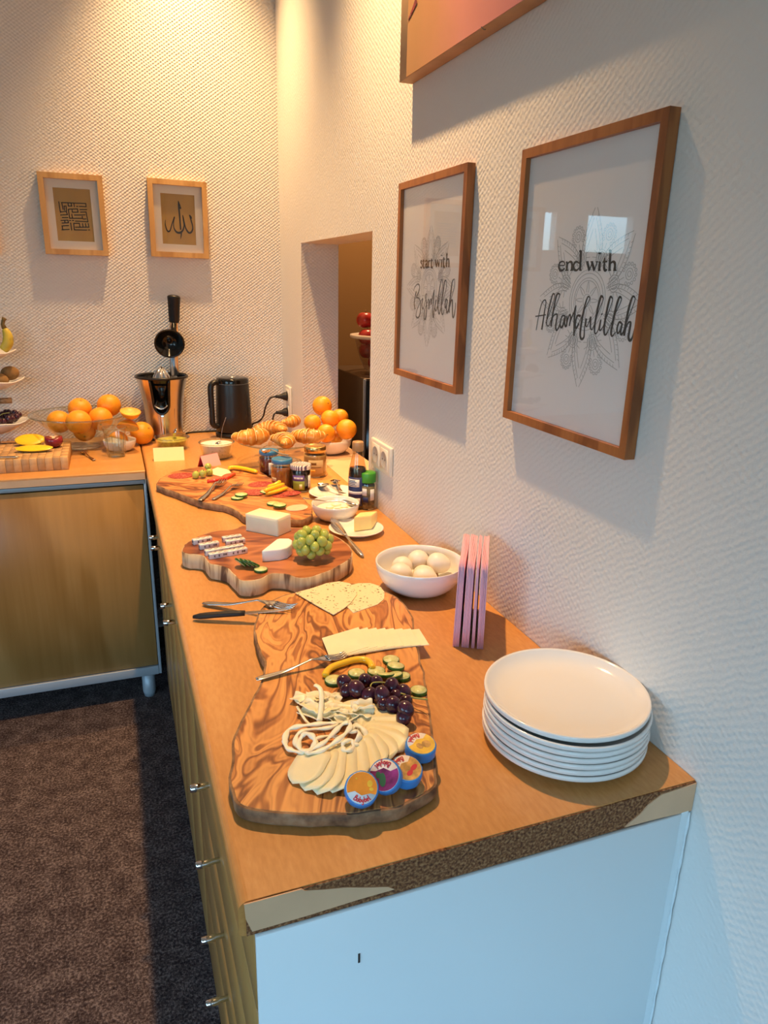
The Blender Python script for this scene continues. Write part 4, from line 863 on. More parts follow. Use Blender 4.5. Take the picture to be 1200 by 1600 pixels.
# shaved curls
def curl(label, px, w, amp, seed, mt='cheese2', rise=.006):
    P = [at(430+K4*x, 1060+K4*y, B3+rise) for x, y in px]; c = sum(P, Vector())/len(P); Q = smooth_path([p-c for p in P], 5); N = len(Q)-1
    def fn(u, v):
        i = min(N-1, int(u*N)); f = u*N-i; p = Q[i].lerp(Q[i+1], f); t = (Q[i+1]-Q[i]).normalized(); b = Vector((-t.y, t.x, 0)); q = v-.5
        return p+b*q*w*(.8+.3*noise.noise(Vector((u*4, seed, 1))))+Vector((0, 0, amp*(4*q*q)+amp*.6*noise.noise(Vector((u*3, v*2, seed)))))
    o = MB().grid(fn, 2*N if N < 12 else N, 6, thick=.0011).build('cheese_shaving', mt, None, (c.x, c.y, c.z)); return tag(o, label, 'cheese', 'shaved cheese curls')
curl('broad shaved cheese curl at the far left of the shavings heap', [(170, 190), (240, 170), (330, 190)], .022, .004, 1)
curl('flat shaved cheese sheet under the upright sliver', [(200, 270), (290, 300), (380, 330)], .020, .004, 2, rise=.005)
curl('rumpled shaved cheese piece in the middle of the shavings heap', [(400, 330), (480, 300), (590, 310)], .020, .006, 3, rise=.008)
curl('shaved cheese piece along the top edge of the heap by the cucumber', [(250, 140), (350, 140), (430, 160)], .018, .003, 4, rise=.006)
curl('shaved cheese flake half hidden behind the dark grapes', [(470, 150), (510, 140), (540, 150)], .014, .003, 5, rise=.006)
curl('long shaved cheese strip between heap and grapes', [(400, 190), (520, 230), (640, 260)], .018, .003, 6, rise=.007)
curl('tall curled shaved cheese flake standing against the dark grapes', [(630, 260), (700, 250), (800, 240)], .022, .010, 7, rise=.010)
curl('narrow shaved cheese strip beneath the standing flake', [(560, 330), (680, 330), (800, 320)], .022, .003, 8, rise=.006)
p = [at(430+K4*x, 1060+K4*y, z) for x, y, z in [(318, 50, B3+.034), (360, 75, B3+.033), (378, 130, B3+.029), (375, 230, B3+.020), (360, 350, B3+.010)]]
o = MB().tube(smooth_path(p, 5), [.001]+[.0038]*18+[.0044, .0044], 8, flat=.45).build('cheese_sliver', 'cheese2'); tag(o, 'upright white cheese sliver standing in the shavings heap', 'cheese')
p = [at(430+K4*x, 1060+K4*y, B3+z) for x, y, z in [(180, 230, .006), (220, 300, .008), (255, 350, .006), (290, 380, .004)]]
o = MB().tube(smooth_path(p, 5), .0022, 8, flat=.6).build('cheese_sliver', 'cheese2'); tag(o, 'thin bent cheese sliver at the left foot of the shavings', 'cheese')
for k, (cx, cy, an, w, L, z) in enumerate([(230, 175, .2, .026, .034, .004), (330, 165, -.2, .026, .036, .007), (430, 175, .3, .024, .034, .005), (300, 240, .5, .028, .038, .009), (420, 250, -.3, .028, .040, .010), (530, 270, .1, .026, .036, .008), (600, 330, -.4, .026, .034, .007), (500, 335, .4, .024, .034, .006), (700, 290, .2, .026, .036, .009)]):
    dx = 90*math.cos(an); dy = 90*math.sin(an)
    curl(['pale curl of shaved cheese at the outer corner of the heap', 'shaved cheese flake at the back of the heap beneath the upright sliver', 'shaved cheese flake at the back of the heap, nearer the grapes', 'big ruffled flake in front of the upright sliver', 'big ruffled flake in the centre of the shavings', 'ruffled flake between centre and standing flake', 'flake sloping from the shavings onto the fan', 'low flake in front of the centre of the heap', 'flake lying against the foot of the standing one'][k], [(cx-dx, cy-dy), (cx, cy+12*math.sin(k*2)), (cx+dx, cy+dy)], w, .0055, 20+k, 'cheese' if k % 3 == 1 else 'cheese2', z)
# string cheese loops
def loop(label, px, r, z):
    P = smooth_path([at(430+K4*x, 1060+K4*y, B3+z+h) for x, y, h in px], 5, True)
    o = MB().tube(P, [r*(.85+.25*math.sin(i*.9)) for i in range(len(P))], 8, True, .55).build('string_cheese', 'string'); return tag(o, label, 'cheese', 'twisted string cheese loops')
loop('largest string cheese loop, outermost around the twisted heap', [(80, 500, 0), (110, 420, 0), (200, 390, .003), (330, 375, .004), (450, 365, .004), (500, 380, .004), (420, 405, .006), (260, 420, .004), (180, 460, .003), (170, 540, 0), (230, 600, 0), (150, 590, 0), (95, 560, 0)], .0046, .006)
loop('string cheese loop coiled into a nest at the fork-side end', [(220, 470, .003), (260, 450, .006), (310, 480, .006), (320, 530, .003), (280, 580, 0), (220, 590, 0), (190, 540, 0)], .0042, .008)
loop('slanting string cheese loop across the middle of the twisted heap', [(470, 450, .004), (540, 380, .006), (600, 360, .006), (610, 400, .006), (560, 460, .006), (470, 530, .004), (370, 590, 0), (270, 610, 0), (300, 580, 0), (400, 520, .003)], .0044, .010)
loop('round string cheese loop at the sliced-fan end of the heap', [(640, 390, .004), (700, 400, .006), (735, 450, .003), (730, 510, 0), (690, 540, 0), (650, 530, .003), (690, 470, .006), (670, 430, .006), (610, 440, .006)], .0048, .007)
loop('small string cheese loop lying on the fan of slices', [(560, 520, .003), (620, 500, .003), (640, 540, 0), (620, 580, 0), (570, 590, 0), (550, 560, 0)], .0036, .010)
loop('thin string cheese loop pressed inside the heap', [(330, 500, 0), (420, 470, .002), (520, 480, .002), (560, 500, .002), (480, 540, 0), (380, 560, 0)], .0034, .005)
# round waxed cheeses with printed discs
FONT = {'B': [[(.05, 0), (.1, 1)], [(.1, 1), (.45, 1.0), (.5, .75), (.1, .55), (.5, .5), (.5, .05), (.05, 0)]], 'a': [[(.4, .5), (.1, .5), (.05, .1), (.3, .05), (.4, .5)], [(.4, .5), (.42, .0)]], 'b': [[(.1, 1), (.08, 0)], [(.08, .4), (.35, .5), (.42, .15), (.25, .0), (.08, .1)]],
        'y': [[(.05, .5), (.1, .1), (.35, .1)], [(.42, .5), (.3, -.35), (.05, -.35)]], 'e': [[(.08, .28), (.4, .3), (.25, .52), (.05, .3), (.15, .0), (.4, .08)]], 'l': [[(.1, 1), (.1, 0), (.25, .02)]]}
def word(m, txt, R, a0, h, z, cx=0, flip=False):
    a = a0; sp = h*.58/R
    for ch in txt:
        for st in FONT[ch]:
            pts = []
            for x, y in st:
                aa = a+x*h/R; rr = R+(y*h if flip else -y*h) if False else (R-y*h if not flip else R+y*h); s = 1
                pts.append((rr*math.sin(aa), -rr*math.cos(aa), z) if not flip else (rr*math.sin(aa), rr*math.cos(aa), z))
            ribbon(m, pts, h*.16, (0, 0, 1), .0002, k=3)
        a += sp*(1.1 if ch == 'B' else .95 if ch != 'l' else .6)
def waxed(label, pos, rot, art, wordflip=False, R=.0212, H=.017):
    t = thing('round_waxed_cheese', label, 'cheese', pos, 0, 'blue round waxed cheeses')
    MB().lathe([(0, 0), (R*.9, 0), (R*.985, .0015), (R, .004), (R, H-.004), (R*.985, H-.0015), (R*.93, H-.0002), (0, H)], 26, wob=lambda a, j: 1+.012*math.sin(9*a+j)).build('wax_wrapper', 'blue', t)
    d = MB().lathe([(R*.90, H-.0001), (R*.90, H+.0003), (0, H+.0005)], 26).build('paper_disc', 'p_white', t)
    def lens(y0):   # coloured field above the white band
        return [(R*.88*math.cos(a), R*.88*math.sin(a)) for a in [math.radians(-22+224*i/18) for i in range(19)]]+[(-R*.4, -R*.20), (0, -R*.42), (R*.5, -R*.28)]
    MB().prism(lens(0), H+.0003, H+.0008, 0).build('printed_field', art[0], d)
    if len(art) > 1:
        m = MB()
        for cx, cy, rx, ry in art[2]: m.prism([(R*(cx+rx*math.cos(a)), R*(cy+ry*math.sin(a))) for a in [2*PI*i/12 for i in range(12)]], H+.0007, H+.0010, 0)
        m.build('printed_patch', art[1], d)
    m = MB(); word(m, 'Babybel', R*.80, -.62, R*.30, H+.0007) if not wordflip else word(m, 'Babybel', R*.80, -.62, R*.30, H+.0007)
    m.build('script_lettering', 'p_red', d); t.rotation_euler = rot; return t
def facing(n, spin=0):
    """rotation that turns local z to n with local y as upright as possible"""
    n = Vector(n).normalized(); x = Vector((0, 0, 1)).cross(n).normalized(); y = n.cross(x); M = Matrix((x, y, n)).transposed() @ Matrix.Rotation(spin, 3, 'Z'); return M.to_euler()
toc = (CAM-at(600, 1200, B3)).normalized()
waxed('blue round waxed cheese with an orange print, lying nearest the board end', at(564, 1236, B3+.0125), facing((-.15, -.62, .80), -.12), ('p_orange', 'p_yellow', [(.45, .25, .16, .2), (.55, -.05, .12, .1), (-.35, .5, .05, .05)]))
waxed('blue round waxed cheese with a plum-purple print, tipped up on its edge', at(605, 1216, B3+.0160), facing((-.45, -.50, .74), PI+.35), ('p_purple', 'p_green', [(.1, .25, .2, .4), (.35, -.05, .15, .2)]))
waxed('blue round waxed cheese with a tan print, propped behind the purple one', at(632, 1213, B3+.0085), facing((.05, -.28, .95), -2.7), ('p_tan', 'p_red', [(-.3, .3, .3, .15), (.2, .35, .25, .15)]))
waxed('blue round waxed cheese with a yellow print, farthest at the board edge', at(656, 1176, B3+.006), facing((0, -.18, .98), -2.7), ('p_yellow', 'p_tan', [(-.2, .25, .3, .3), (.25, .1, .2, .25)]))

# ------------------------------------------------------------------ food on the tree-slice board
def solid_px(name, label, cat, base, zb, h, mt, bev=.004, top_in=0, group=None, mt_top=None):
    P = [at(x, y, zb) for x, y in base]; c = sum(P, Vector())/len(P)
    o = MB().prism([(p.x-c.x, p.y-c.y) for p in P], 0, h, bev, bot=min(bev, .002)).build(name, mt, None, (c.x, c.y, zb)); return tag(o, label, cat, group)
A = at(383, 829, B2); Bm = at(434, 839, B2); Cc = at(456, 829, B2); D = A+Cc-Bm
P = smooth_path([A, A.lerp(Bm, .5), Bm, Bm.lerp(Cc, .5), Cc, Cc.lerp(D, .5), D, D.lerp(A, .5)], 5, True); c = sum(P, Vector())/len(P)
m = MB(); Q = [(p-c)*1.0 for p in P]
for i, q in enumerate(Q): pass
m.prism([(A-c), (Bm-c), (Cc-c), (D-c)], 0, .046, .007, bot=.002)
bm = bmesh.new(); me0 = bpy.data.meshes.new('tmp'); me0.from_pydata([tuple(v) for v in m.v], [], m.f); bm.from_mesh(me0)
bmesh.ops.bevel(bm, geom=[e for e in bm.edges if abs(e.verts[0].co.z-e.verts[1].co.z) > .02], offset=.006, segments=3, profile=.5, affect='EDGES')
me0.clear_geometry(); bm.to_mesh(me0); bm.free(); me0.name = 'cheese_block'
for q in me0.polygons: q.use_smooth = len(q.vertices) < 5
me0.materials.append(MT['cheese2']); o = bpy.data.objects.new('cheese_block', me0); C.objects.link(o); o.location = (c.x, c.y, B2); tag(o, 'big pale cheese block at the back of the tree-slice board', 'cheese')
# brie wedge
P = [at(x, y, B2) for x, y in [(410, 878), (416, 878), (437, 876), (449, 873), (456, 867), (457, 861), (452, 858), (437, 858), (433, 859)]]; c = sum(P, Vector())/len(P)
o = MB().prism([(p.x-c.x, p.y-c.y) for p in P], 0, .027, .0025, bot=.002).build('brie_wedge', 'brie', None, (c.x, c.y, B2)); tag(o, 'white rinded soft cheese wedge between the wrapped cheeses and green grapes', 'cheese')
# wrapped cheese bars
WR = None
def bar(label, p0, p1, z, roll=0):
    global WR
    p0 = at(*p0, B2); p1 = at(*p1, B2); L = .046
    if WR is None:
        WR = thing('wrapped_cheese', label, 'cheese', (0, 0, 0), 0, 'wrapped cheese bars')
        MB().box((0, 0, 0), (L, .0135, .0125), .0011, 2).build('wrapper', 'wrap', WR)
        m = MB()
        for x0, hh in ((.010, .0055), (.0205, .006)):
            m.box((x0, -.0003, .0035), (x0+.001, .0002, .0035+hh)); m.box((x0+.001, -.0003, .0055), (x0+.0022, .0002, .0075)); m.box((x0+.0022, -.0003, .0035), (x0+.0032, .0002, .0058)); m.box((x0+.0022, -.0003, .0072), (x0+.0032, .0002, .0035+hh))
        for x0 in (.0315, .0335, .0365, .0385): m.box((x0, -.0003, .0045), (x0+.0011, .0002, .0095))
        m.box((.0335, -.0003, .0062), (.0396, .0002, .0073))
        for x0 in (.007, .021, .034): m.box((x0, .004, .0123), (x0+.006, .0053, .0128))
        for x0 in (.014, .028): m.box((x0, .0085, .0123), (x0+.004, .0096, .0128))
        m.box((-.0003, .003, .003), (.0002, .0042, .0095)); m.box((-.0003, .0065, .004), (.0002, .0080, .0095)); m.box((-.0003, .0095, .003), (.0002, .0103, .0095))
        m.build('dark_print', 'ink', WR); o = WR
    else: o = dup(WR, label)
    span(o, p0+Vector((0, 0, z)), p0+(p1-p0).normalized()*L+Vector((0, 0, z))); return o
bar('wrapped cheese bar in the front row, at the worktop edge end', (328, 875), (356, 870), 0.0003)
bar('wrapped cheese bar behind the front row, at the worktop edge end', (322, 869.5), (351, 864.5), 0.0003)
bar('wrapped cheese bar in the front row, at the brie end', (357.5, 870), (384, 865), 0.0003)
bar('wrapped cheese bar behind the front row, at the brie end', (351.7, 864.3), (379, 859.5), 0.0003)
bar('wrapped cheese bar resting third from the front, showing its bar-code end', (313, 860), (348, 854), .0005)
bar('wrapped cheese bar farthest back, by the worktop edge', (303, 852.5), (333, 847), .0005)
bar('wrapped cheese bar of the back pair nearer the brie, in front', (354, 854), (381, 850), .0005)
bar('wrapped cheese bar of the back pair nearer the cheese block, behind', (349, 848.5), (376, 844.5), .0005)
# green grapes
gp = at(489, 876, B2)+Vector((.004, .012, 0)); t = thing('grape_bunch', 'plump bunch of green grapes on the tree-slice board', 'grapes', gp); g0 = None
rr = random.Random(7)
for k in range(34):
    zc = 1-2*(k+.5)/34; a = k*2.39996; q = math.sqrt(1-zc*zc)
    if zc < -.72: continue
    p = Vector((q*math.cos(a)*.034, q*math.sin(a)*.030, .036+zc*.027))
    if g0 is None: g0 = MB().ell((0, 0, 0), (.0102, .0102, .0120), 14, 10).build('grape', 'grape', t); o = g0
    else: o = g0.copy(); C.objects.link(o); o.parent = t
    s = rr.uniform(1.0, 1.2); o.location = p*1.06+Vector((rr.uniform(-1, 1), rr.uniform(-1, 1), 0))*.0015; o.location.z = max(o.location.z, .0121*s); o.scale = (s, s, s); o.rotation_euler = (rr.uniform(-.8, .8), rr.uniform(-.8, .8), 0)
MB().tube([(0, 0, .012), (.002, .001, .036), (0, .002, .060), (.006, .006, .074)], [.006, .008, .004, .0016], 8).build('stem', 'stem', t)
for k, (x, y) in enumerate([(379, 888), (386, 888), (393, 889), (399, 889.5)]):
    cuke_slice('leaning dark-rimmed cucumber slice, %s from the wrapped cheeses in the row' % ORD[k], at(x, y, B2)+Vector((-.004, .006, .0100)), .0148, (-.12, .80-.06*k, .25), .0045)
cuke_slice('flat cucumber slice ending the leaning row on the tree-slice board', at(407.5, 890.5, B2+.003)+Vector((0, 0, -.0025)), .0148)

# ------------------------------------------------------------------ food on the far board
def disc_px(name, label, cat, c, rx, z, th, mt, rot=0, ry=None, group=None, wav=.03):
    p = at(*c, z); o = MB().prism([(rx*(1+wav*math.sin(3*a+c[0]))*math.cos(a), (ry or rx)*(1+wav*math.cos(2*a+c[1]))*math.sin(a)) for a in [2*PI*i/30 for i in range(30)]], 0, th, th*.4).build(name, mt, None, (p.x, p.y, z), (0, 0, rot)); return tag(o, label, cat, group)
S1 = 'salami slices on the far board'
disc_px('salami_slice', 'large salami slice at the corner end of the far board by the small grapes', 'salami', (283, 743.5), .041, B1+.0002, .0016, 'salami', .3, .036, S1)
disc_px('salami_slice', 'large folded salami slice behind the pepper strips, nearest the jam jars', 'salami', (407, 757), .040, B1+.0002, .0016, 'salami', .2, .030, S1)
disc_px('salami_slice', 'round salami slice in front of its folded neighbour, by the cucumber pair', 'salami', (398, 769.5), .0335, B1+.0020, .0016, 'salami', 0, .032, S1)
disc_px('salami_slice', 'salami slice at the plate end of the board in front of the pepper strips', 'salami', (440, 774), .0300, B1+.0002, .0016, 'salami', .5, .024, S1)
disc_px('salami_slice', 'salami slice under another, closest to the white spoon plate', 'salami', (455, 771), .0300, B1+.0020, .0016, 'salami', .2, .024, S1)
for k, (x, y, h) in enumerate([(306, 742, 0), (317, 740, .003), (327, 738, .0), (325, 729, .016)]):
    pos = at(x, y, B1+.012+h)
    if k == 0: gs = thing('loose_grape', '', 'grape', pos, 0, 'small green grapes on the far board'); MB().ell((0, 0, 0), (.0118, .0118, .0128), 14, 10).build('berry', 'grape', gs); MB().tube([(0, 0, .0125), (.001, 0, .0165)], .0012, 6).build('stalk', 'stem_brown', gs); o = gs
    else: o = dup(gs, '', pos)
    o.rotation_euler = (.5*k, .4-.3*k, 0); o['label'] = ['green grape nearest the salami on the far board', 'biggest green grape at the front of the little group', 'green grape by the pale cheese slice on the far board', 'green grape perched on top of the little group'][k]
slab_px('cheese_slice', 'pale cheese slice lying flat behind the tomato on the far board', 'cheese', [(332, 733), (340, 730), (358, 734), (362, 740), (345, 744), (333, 741)], B1+.0002, .002, 'cheese', .0006)
def wedge(label, pos, rz, L=.034):
    t = thing('tomato_slice', label, 'tomato', pos, rz, 'tomato slices')
    out = [(L*math.cos(a), .8*L*math.sin(a)) for a in [PI*i/14 for i in range(15)]]
    MB().prism(out, 0, .009, .002).build('skin', 'tomato', t); MB().prism([(x*.84, y*.84+.0015) for x, y in out], .0085, .0096, .0003).build('flesh', 'tomato_in', t); return t
wedge('red tomato slice lying under the fork tines', at(341, 752.5, B1), .35, .036); wedge('red tomato slice with its back rounded towards the pepper', at(361, 747, B1), .95, .034)
for lab, (x, y), z in (('cucumber slice in front, beside the fork tip on the far board', (371, 779.5), .0003), ('cucumber slice tucked behind its pair beside the round salami', (377, 774.5), .0062), ('cucumber piece half under the pepper strips', (416, 770), .0003), ('cucumber slice behind the cheese block, nearer the salami', (427, 788.5), .0003), ('cucumber slice behind the cheese block, nearer the pink sausage', (437, 791), .0062)):
    cuke_slice(lab, at(x, y, B1+z), .019, (0, 0, 0))
disc_px('sausage_slice', 'pale pink sausage slice at the tip of the far board', 'sausage', (464, 794), .034, B1+.0003, .002, 'ham', .4, .026)
def strip_px(label, pts, r, mt='pepper'):
    o = MB().tube(smooth_path([at(x, y, z) for x, y, z in pts], 4), [r*.6]+[r]*(4*(len(pts)-1)-1)+[r*.5], 8, flat=.8).build('pepper_strip', mt); return tag(o, label, 'pepper', 'yellow pepper strips')
strip_px('yellow pepper strip at the front of the salami pile', [(415, 771, B1+.008), (432, 768, B1+.010), (449, 762, B1+.009)], .0075)
strip_px('yellow pepper strip in the middle of the salami pile', [(413, 767, B1+.017), (428, 762, B1+.020), (444, 756, B1+.018)], .0075)
strip_px('yellow pepper strip with its end sticking up behind the pile', [(418, 761, B1+.012), (430, 757, B1+.020), (438, 752, B1+.026)], .0075)
strip_px('long yellow pepper strip at the back edge towards the glass stand', [(357, 732, B1+.008), (366, 730, B1+.010), (385, 733, B1+.009), (402, 737.5, B1+.008)], .0085)

# ------------------------------------------------------------------ small dishes beside the boards
def shallow(R, h, foot, th=.004): return [(0, .0015), (foot, .0015), (foot+.001, 0), (foot+.004, 0), (foot+.007, .003), (R*.93, h*.75), (R, h), (R-.001, h+.001), (R*.92, h*.75+th), (foot+.004, th+.001), (0, th)]
pp = (at(511, 824, W+.014)+at(600, 822, W+.014))/2+Vector((0, -.004, 0)); pp.z = W
o = MB().lathe(shallow(.0735, .014, .045), 56).build('butter_plate', 'white', None, pp); tag(o, 'small white plate holding the butter block and a butter knife', 'plate')
q = [at(x, y, W+.006) for x, y in [(553, 830), (580, 827), (589, 820), (562, 822)]]; c = sum(q, Vector())/4
o = MB().prism([(p.x-c.x, p.y-c.y) for p in q], 0, .040, .003, smooth=False).build('butter_block', 'butter', None, (c.x, c.y, W+.0053)); tag(o, 'yellow butter block standing on the small white plate', 'butter')
bc = (at(486, 785, W+.048)+at(562, 785, W+.048))/2; bc.z = W; bc.y += -.0
o = MB().lathe(bowl_prof(.0665, .048, .028), 52).build('cheese_bowl', 'white', None, bc); tag(o, 'small white bowl of soft white cheese with a spoon in it', 'bowl')
m = MB()
def mz(u, v): r = u*.053; a = v*2*PI; return Vector((r*math.cos(a), r*math.sin(a), .032+.006*noise.noise(Vector((r*40*math.cos(a), r*40*math.sin(a), 3)))*(1-u)+.004*(1-u)))
m.grid(mz, 8, 28); o = m.build('soft_cheese', 'mozz', None, bc)
for x, y, z, r in ((.006, .012, .037, .015), (-.018, -.004, .036, .012), (.022, -.012, .036, .012), (-.002, -.022, .036, .011)): MB().ell((x, y, z), (r, r*.9, r*.5), 14, 8).build('lump', 'mozz', o)
tag(o, 'soft white cheese lumps in the small white bowl', 'cheese')
o = spoon_mesh(.15, .012, .038).build('teaspoon', 'cutlery'); span(o, at(473, 780, W+.066), at(529, 788, W+.052)); tag(o, 'thin teaspoon leaning out of the soft cheese bowl', 'spoon')
sp = at(522, 770, W); sp = (at(486, 770, W+.014)+at(556, 766, W+.014))/2+Vector((.002, .0, 0)); sp.z = W
o = MB().lathe(shallow(.0790, .014, .048), 52).build('spoon_plate', 'white', None, sp); tag(o, 'white plate with two spoons, behind the soft cheese bowl', 'plate')
for k, (a, b) in enumerate(((((533, 771), .010), ((497, 758), .012)), (((534, 772), .015), ((522, 752), .014)))):
    o = spoon_mesh(.125, .0165, .045).build('spoon', 'cutlery'); p0 = at(*a[0], W+a[1]+.002); p1 = at(*b[0], W+b[1]+.004); L = (p1-p0).length; span(o, p0, p1); o.scale = (L/.125, 1, 1) if False else o.scale
    o.location = p1-(p1-p0).normalized()*.125
    tag(o, ['spoon on the white plate lying towards the jam jars', 'spoon on the white plate turned up towards the wall'][k], 'spoon', 'spoons on the white plate')

# ------------------------------------------------------------------ bottles and jars
def jar(name, label, base, R, H, lidh, lid_m, fill_m, fill_h, labels=(), shoulder=.9, glass='glass', lidR=None, group='jam jars'):
    t = thing(name, label, 'jar', base, 0, group)
    g = [(0, .001), (R*.86, .001), (R*.97, .004), (R, .010), (R, H*.66), (R*.97, H*.76), (R*shoulder, H*.86), (R*shoulder, H-lidh*.8)]
    MB().lathe(g, 36).build('glass_body', glass, t)
    gi = [(0, .003), (R*.84, .003), (R*.93, .007), (R*.955, .012), (R*.955, min(H*.66, fill_h)), (R*.93, min(H*.76, fill_h)), (R*shoulder*.93, fill_h), (0, fill_h)]
    MB().lathe(gi, 32).build('contents', fill_m, t)
    lr = lidR or R*shoulder*1.06
    MB().lathe([(lr*.97, H-lidh), (lr, H-lidh+.001), (lr, H-.003), (lr*.96, H), (lr*.80, H+.0003), (lr*.76, H-.0008), (0, H-.0008)], 40, wob=lambda a, j: 1+.004*math.sin(30*a) if j in (1, 2) else 1).build('lid', lid_m, t)
    def patch(a0, a1, z0, z1, mt, nm, r=R*1.006, par=t):
        return MB().grid(lambda u, v: Vector((r*math.cos(a0+(a1-a0)*u), r*math.sin(a0+(a1-a0)*u), z0+(z1-z0)*v)), 10, 1, thick=-.0003).build(nm, mt, par)
    for L in labels:
        q = patch(*L[:5], 'label')
        for k, s in enumerate(L[5] if len(L) > 5 else ()): patch(*s, 'print_mark', R*1.014, q)
    return t
dirA = lambda p: math.atan2(CAM.y-p.y, CAM.x-p.x)
p = at(424, 748, W)+Vector((0, .030, 0)); a = dirA(p)
bars = [(a+.02+.045*k, a+.035+.045*k, .018, .050, 'ink') for k in range(7)]
jar('jam_jar', 'dark red jam jar with blue lid under the spoon, nearest the glass stand', p, .0345, .092, .0135, 'bluelid', 'jam_red', .068, [(a-.05, a+.75, .014, .056, 'label_w', bars)])
p = at(446, 767, W)+Vector((-.002, .034, 0)); a = dirA(p)
jar('jam_jar', 'amber jam jar with blue lid, between the red and the black jam', p, .0350, .098, .0135, 'bluelid', 'jam_orange', .074, [(a-1.1, a-.55, .030, .042, 'label_t')])
p = at(474, 770, W)+Vector((0, .031, 0)); a = dirA(p)
jar('jam_jar', 'black jam jar with striped lid and purple and lime label', p, .0325, .086, .014, 'stripes', 'jam_dark', .066, [(a-.85, a+.35, .010, .056, 'label_g', [(a-.85, a+.35, .038, .056, 'label_p'), (a-.70, a+.20, .044, .050, 'label_w'), (a-.15, a+.12, .014, .028, 'card_y')]), (a+.75, a+1.15, .014, .054, 'label_w')], lidR=.0335)
p = at(497, 747, W)+Vector((0, .036, 0)); a = dirA(p)
jar('honey_jar', 'creamy honey jar with gold lid by the orange bowl', p, .0395, .104, .019, 'goldlid', 'honey', .076, [(a-.6, a+.75, .016, .062, 'label_t', [(a-.45, a+.0, .022, .030, 'pith'), (a-.4, a+.5, .036, .039, 'stem_brown'), (a-.5, a+.1, .046, .054, 'stem_brown')])], shoulder=.88, group='spread jars')
o = spoon_mesh(.125, .016, .042).build('spoon', 'cutlery'); p0 = at(459, 714, W+.104); p1 = at(409, 706, W+.098); span(o, p0, p1); o.location = p1-(p1-p0).normalized()*.125; tag(o, 'spoon lying across the two blue jam lids', 'spoon')
p = at(561, 797, W)+Vector((.003, .026, 0)); a = dirA(p)
t = thing('vinegar_bottle', 'slim glass bottle of dark vinegar with tan cap against the wall', 'bottle', p)
MB().lathe([(0, .001), (.024, .001), (.027, .004), (.027, .095), (.0255, .118), (.018, .150), (.0145, .168), (.0145, .178)], 36).build('glass_body', 'bottle', t)
MB().lathe([(0, .003), (.0225, .003), (.0255, .006), (.0255, .095), (.0240, .116), (.0225, .122), (0, .122)], 30).build('contents', 'vinegar', t)
MB().lathe([(.0160, .172), (.0165, .173), (.0165, .196), (.0150, .199), (0, .199)], 30).build('cap', 'browncap', t)
def cpatch(par, R, a0, a1, z0, z1, mt, nm): return MB().grid(lambda u, v: Vector((R*math.cos(a0+(a1-a0)*u), R*math.sin(a0+(a1-a0)*u), z0+(z1-z0)*v)), 12, 1, thick=-.0003).build(nm, mt, par)
q = cpatch(t, .0272, a-1.3, a+1.2, .012, .098, 'label_n', 'label')
cpatch(q, .0277, a-1.1, a+.2, .070, .092, 'label_w', 'print_mark'); cpatch(q, .0277, a-1.2, a+.9, .048, .056, 'label_w', 'print_mark'); cpatch(q, .0277, a-1.0, a+.3, .018, .036, 'label_w', 'print_mark')
for k in range(4): cpatch(q, .0281, a-1.0, a-.1-.15*(k % 2), .0725+.005*k, .0745+.005*k, 'label_n', 'print_mark')
p = at(577, 798, W)+Vector((.002, .024, 0)); a = dirA(p)
t = thing('spice_jar', 'small herb shaker with bright green cap beside the vinegar bottle', 'jar', p)
MB().lathe([(0, .001), (.020, .001), (.0228, .004), (.0228, .076), (.019, .084)], 34).build('glass_body', 'glass', t); MB().lathe([(0, .003), (.019, .003), (.0215, .006), (.0215, .074), (0, .074)], 28).build('contents', 'spice', t)
MB().lathe([(.0232, .082), (.0236, .083), (.0236, .108), (.022, .111), (0, .111)], 34, wob=lambda a, j: 1+.006*math.sin(28*a)).build('cap', 'greencap', t)
q = cpatch(t, .0230, a-.9, a+1.1, .018, .072, 'spice', 'label'); cpatch(q, .0234, a+.35, a+.95, .030, .064, 'label_w', 'print_mark'); cpatch(q, .0234, a-.7, a-.1, .045, .066, 'label_w', 'print_mark'); cpatch(q, .0234, a-.6, a+.1, .024, .040, 'label_n', 'print_mark')

# ------------------------------------------------------------------ croissants on the glass stand
sc = (at(371, 692, W+.072)+at(502, 692, W+.072))/2+Vector((.0, -.0, 0)); sc.z = W; SH = .070
t = thing('cake_stand', 'low footed glass cake stand carrying the croissants', 'stand', sc)
MB().lathe([(.022, .020), (.030, .008), (.062, .003), (.078, .001), (.079, .003), (.064, .006), (.032, .012), (.024, .022), (.018, .040), (.026, SH-.010), (.05, SH-.004)], 48).build('foot', 'glass', t)
MB().lathe([(0, SH-.004), (.10, SH-.004), (.128, SH+.002), (.150, SH+.012), (.152, SH+.014), (.149, SH+.0145), (.126, SH+.006), (.10, SH), (0, SH)], 64).build('plate', 'glass', t)
MB().lathe([(.1505, SH+.0115), (.1525, SH+.013), (.1525, SH+.0145), (.150, SH+.0155), (.1485, SH+.014)], 64, closed=True).build('rim', 'glass_edge', t)
m = MB()
for r in (.079, .064): m.tube([(r*math.cos(2*PI*k/48), r*math.sin(2*PI*k/48), .003 if r > .07 else .006) for k in range(48)], .0012, 6, True)
m.build('foot_rim', 'glass_edge', t)
CR = None
